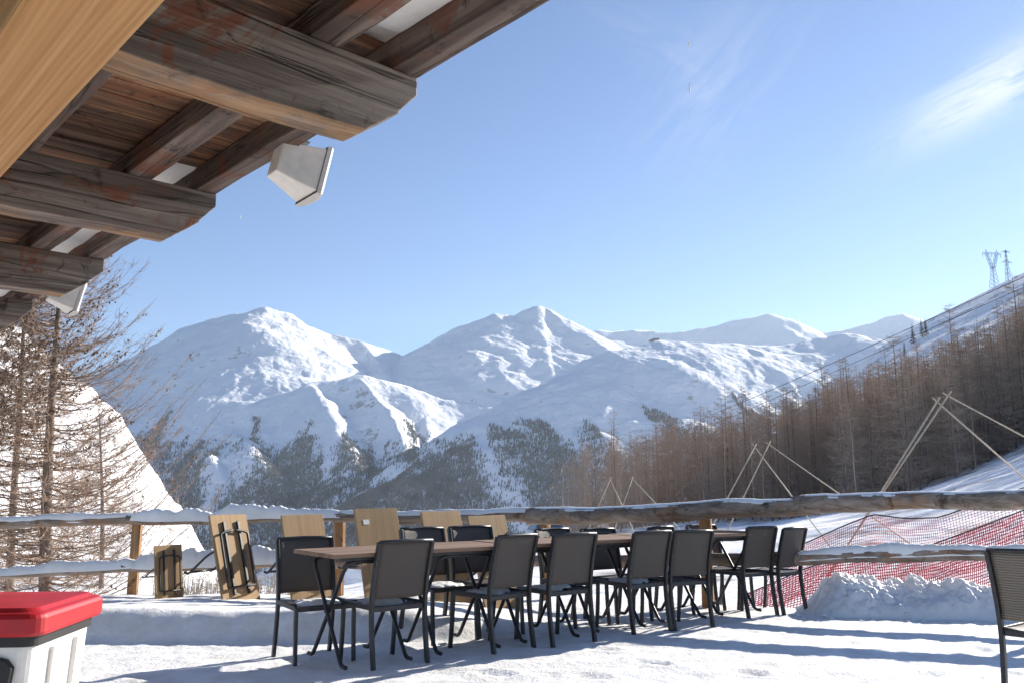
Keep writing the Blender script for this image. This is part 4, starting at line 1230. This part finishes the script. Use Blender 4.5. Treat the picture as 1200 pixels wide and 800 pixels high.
# ------------------------------------------------------------------ sky, sun, camera
w = bpy.data.worlds.new('World'); S.world = w; w.use_nodes = True; nt = w.node_tree; h = NT(nt)
bg = nt.nodes['Background']; sky = h.n('ShaderNodeTexSky', sky_type='NISHITA'); sky.sun_disc = False
sky.sun_elevation = SUN_EL; sky.sun_rotation = SUN_AZ; sky.altitude = 1800; sky.air_density = 1.0; sky.dust_density = .35; sky.ozone_density = 2.5
tc = h.n('ShaderNodeTexCoord'); D = tc.outputs['Generated']
def cloud(c, tip, half_w, half_l, nscale, lo, hi, amt):
    """wisp: c and tip are directions; long axis from c to tip"""
    cd = Vector(ray(*c)).normalized(); td = Vector(ray(*tip)).normalized(); e1 = (td-cd).normalized(); e1 = (e1-cd*e1.dot(cd)).normalized(); e2 = cd.cross(e1)
    def dot(v):
        x = h.n('ShaderNodeVectorMath', operation='DOT_PRODUCT'); h.l(D, x.inputs[0]); x.inputs[1].default_value = v; return x.outputs['Value']
    a, b, f = dot(e1), dot(e2), dot(cd)
    cv = h.n('ShaderNodeCombineXYZ'); h.l(h.math('MULTIPLY', a, nscale), cv.inputs[0]); h.l(h.math('MULTIPLY', b, nscale*4.5), cv.inputs[1]); cv.inputs[2].default_value = c[0]*.01
    n = h.noise(cv.outputs[0], 1.0, 7, .62, .8)
    a2 = h.math('DIVIDE', a, half_l); b2 = h.math('DIVIDE', h.math('SUBTRACT', b, h.math('MULTIPLY', h.math('SUBTRACT', n, .5), half_w*.9)), half_w)
    rr2 = h.math('ADD', h.math('MULTIPLY', a2, a2), h.math('MULTIPLY', b2, b2))
    fall = h.math('POWER', 2.71828, h.math('MULTIPLY', rr2, -1.0))
    nn = h.n('ShaderNodeMapRange', interpolation_type='SMOOTHSTEP'); nn.inputs['From Min'].default_value = lo; nn.inputs['From Max'].default_value = hi; h.l(n, nn.inputs['Value'])
    front = h.math('GREATER_THAN', f, 0.0)
    return h.math('MULTIPLY', h.math('MULTIPLY', h.math('MULTIPLY', fall, nn.outputs[0]), front), amt)
m1 = cloud((1170, 100), (1060, 165), .024, .085, 9, .22, .58, .8)
m2 = cloud((835, 95), (900, 20), .055, .09, 9, .32, .75, .2)
m3 = cloud((770, 50), (700, 15), .02, .07, 9, .35, .75, .16)
col = h.mix(1.0, sky.outputs[0], (.84, .955, 1.12), 'MULTIPLY')
for mk in (m2, m3, m1): col = h.mix(mk, col, (7.2, 7.2, 7.3))
h.l(col, bg.inputs['Color']); bg.inputs['Strength'].default_value = .06

sun = bpy.data.lights.new('sun', 'SUN'); sun.energy = 4.8; sun.angle = R(.5); sun.color = (1, .94, .85)
so = bpy.data.objects.new('sun', sun); C.objects.link(so); so.rotation_euler = SUNV.to_track_quat('Z', 'Y').to_euler(); so.location = SUNV*50

cam = bpy.data.cameras.new('camera'); co = bpy.data.objects.new('camera', cam); C.objects.link(co)
co.location = (0, 0, CAMZ); co.rotation_euler = (math.pi/2+TH, 0, 0); cam.sensor_width = 36; cam.lens = 30.0; cam.clip_start = .05; cam.clip_end = 40000
S.camera = co

S.render.engine = 'CYCLES'
S.view_settings.view_transform = 'Standard'; S.view_settings.look = 'None'; S.view_settings.gamma = 1; S.view_settings.use_curve_mapping = False
S.view_settings.exposure = 1.3
cy = S.cycles
cy.use_denoising = True; cy.max_bounces = 6; cy.diffuse_bounces = 4; cy.glossy_bounces = 2; cy.transmission_bounces = 2; cy.volume_bounces = 0; cy.transparent_max_bounces = 8
cy.use_adaptive_sampling = True; cy.adaptive_threshold = .02; cy.sample_clamp_indirect = 6; cy.caustics_reflective = False; cy.caustics_refractive = False
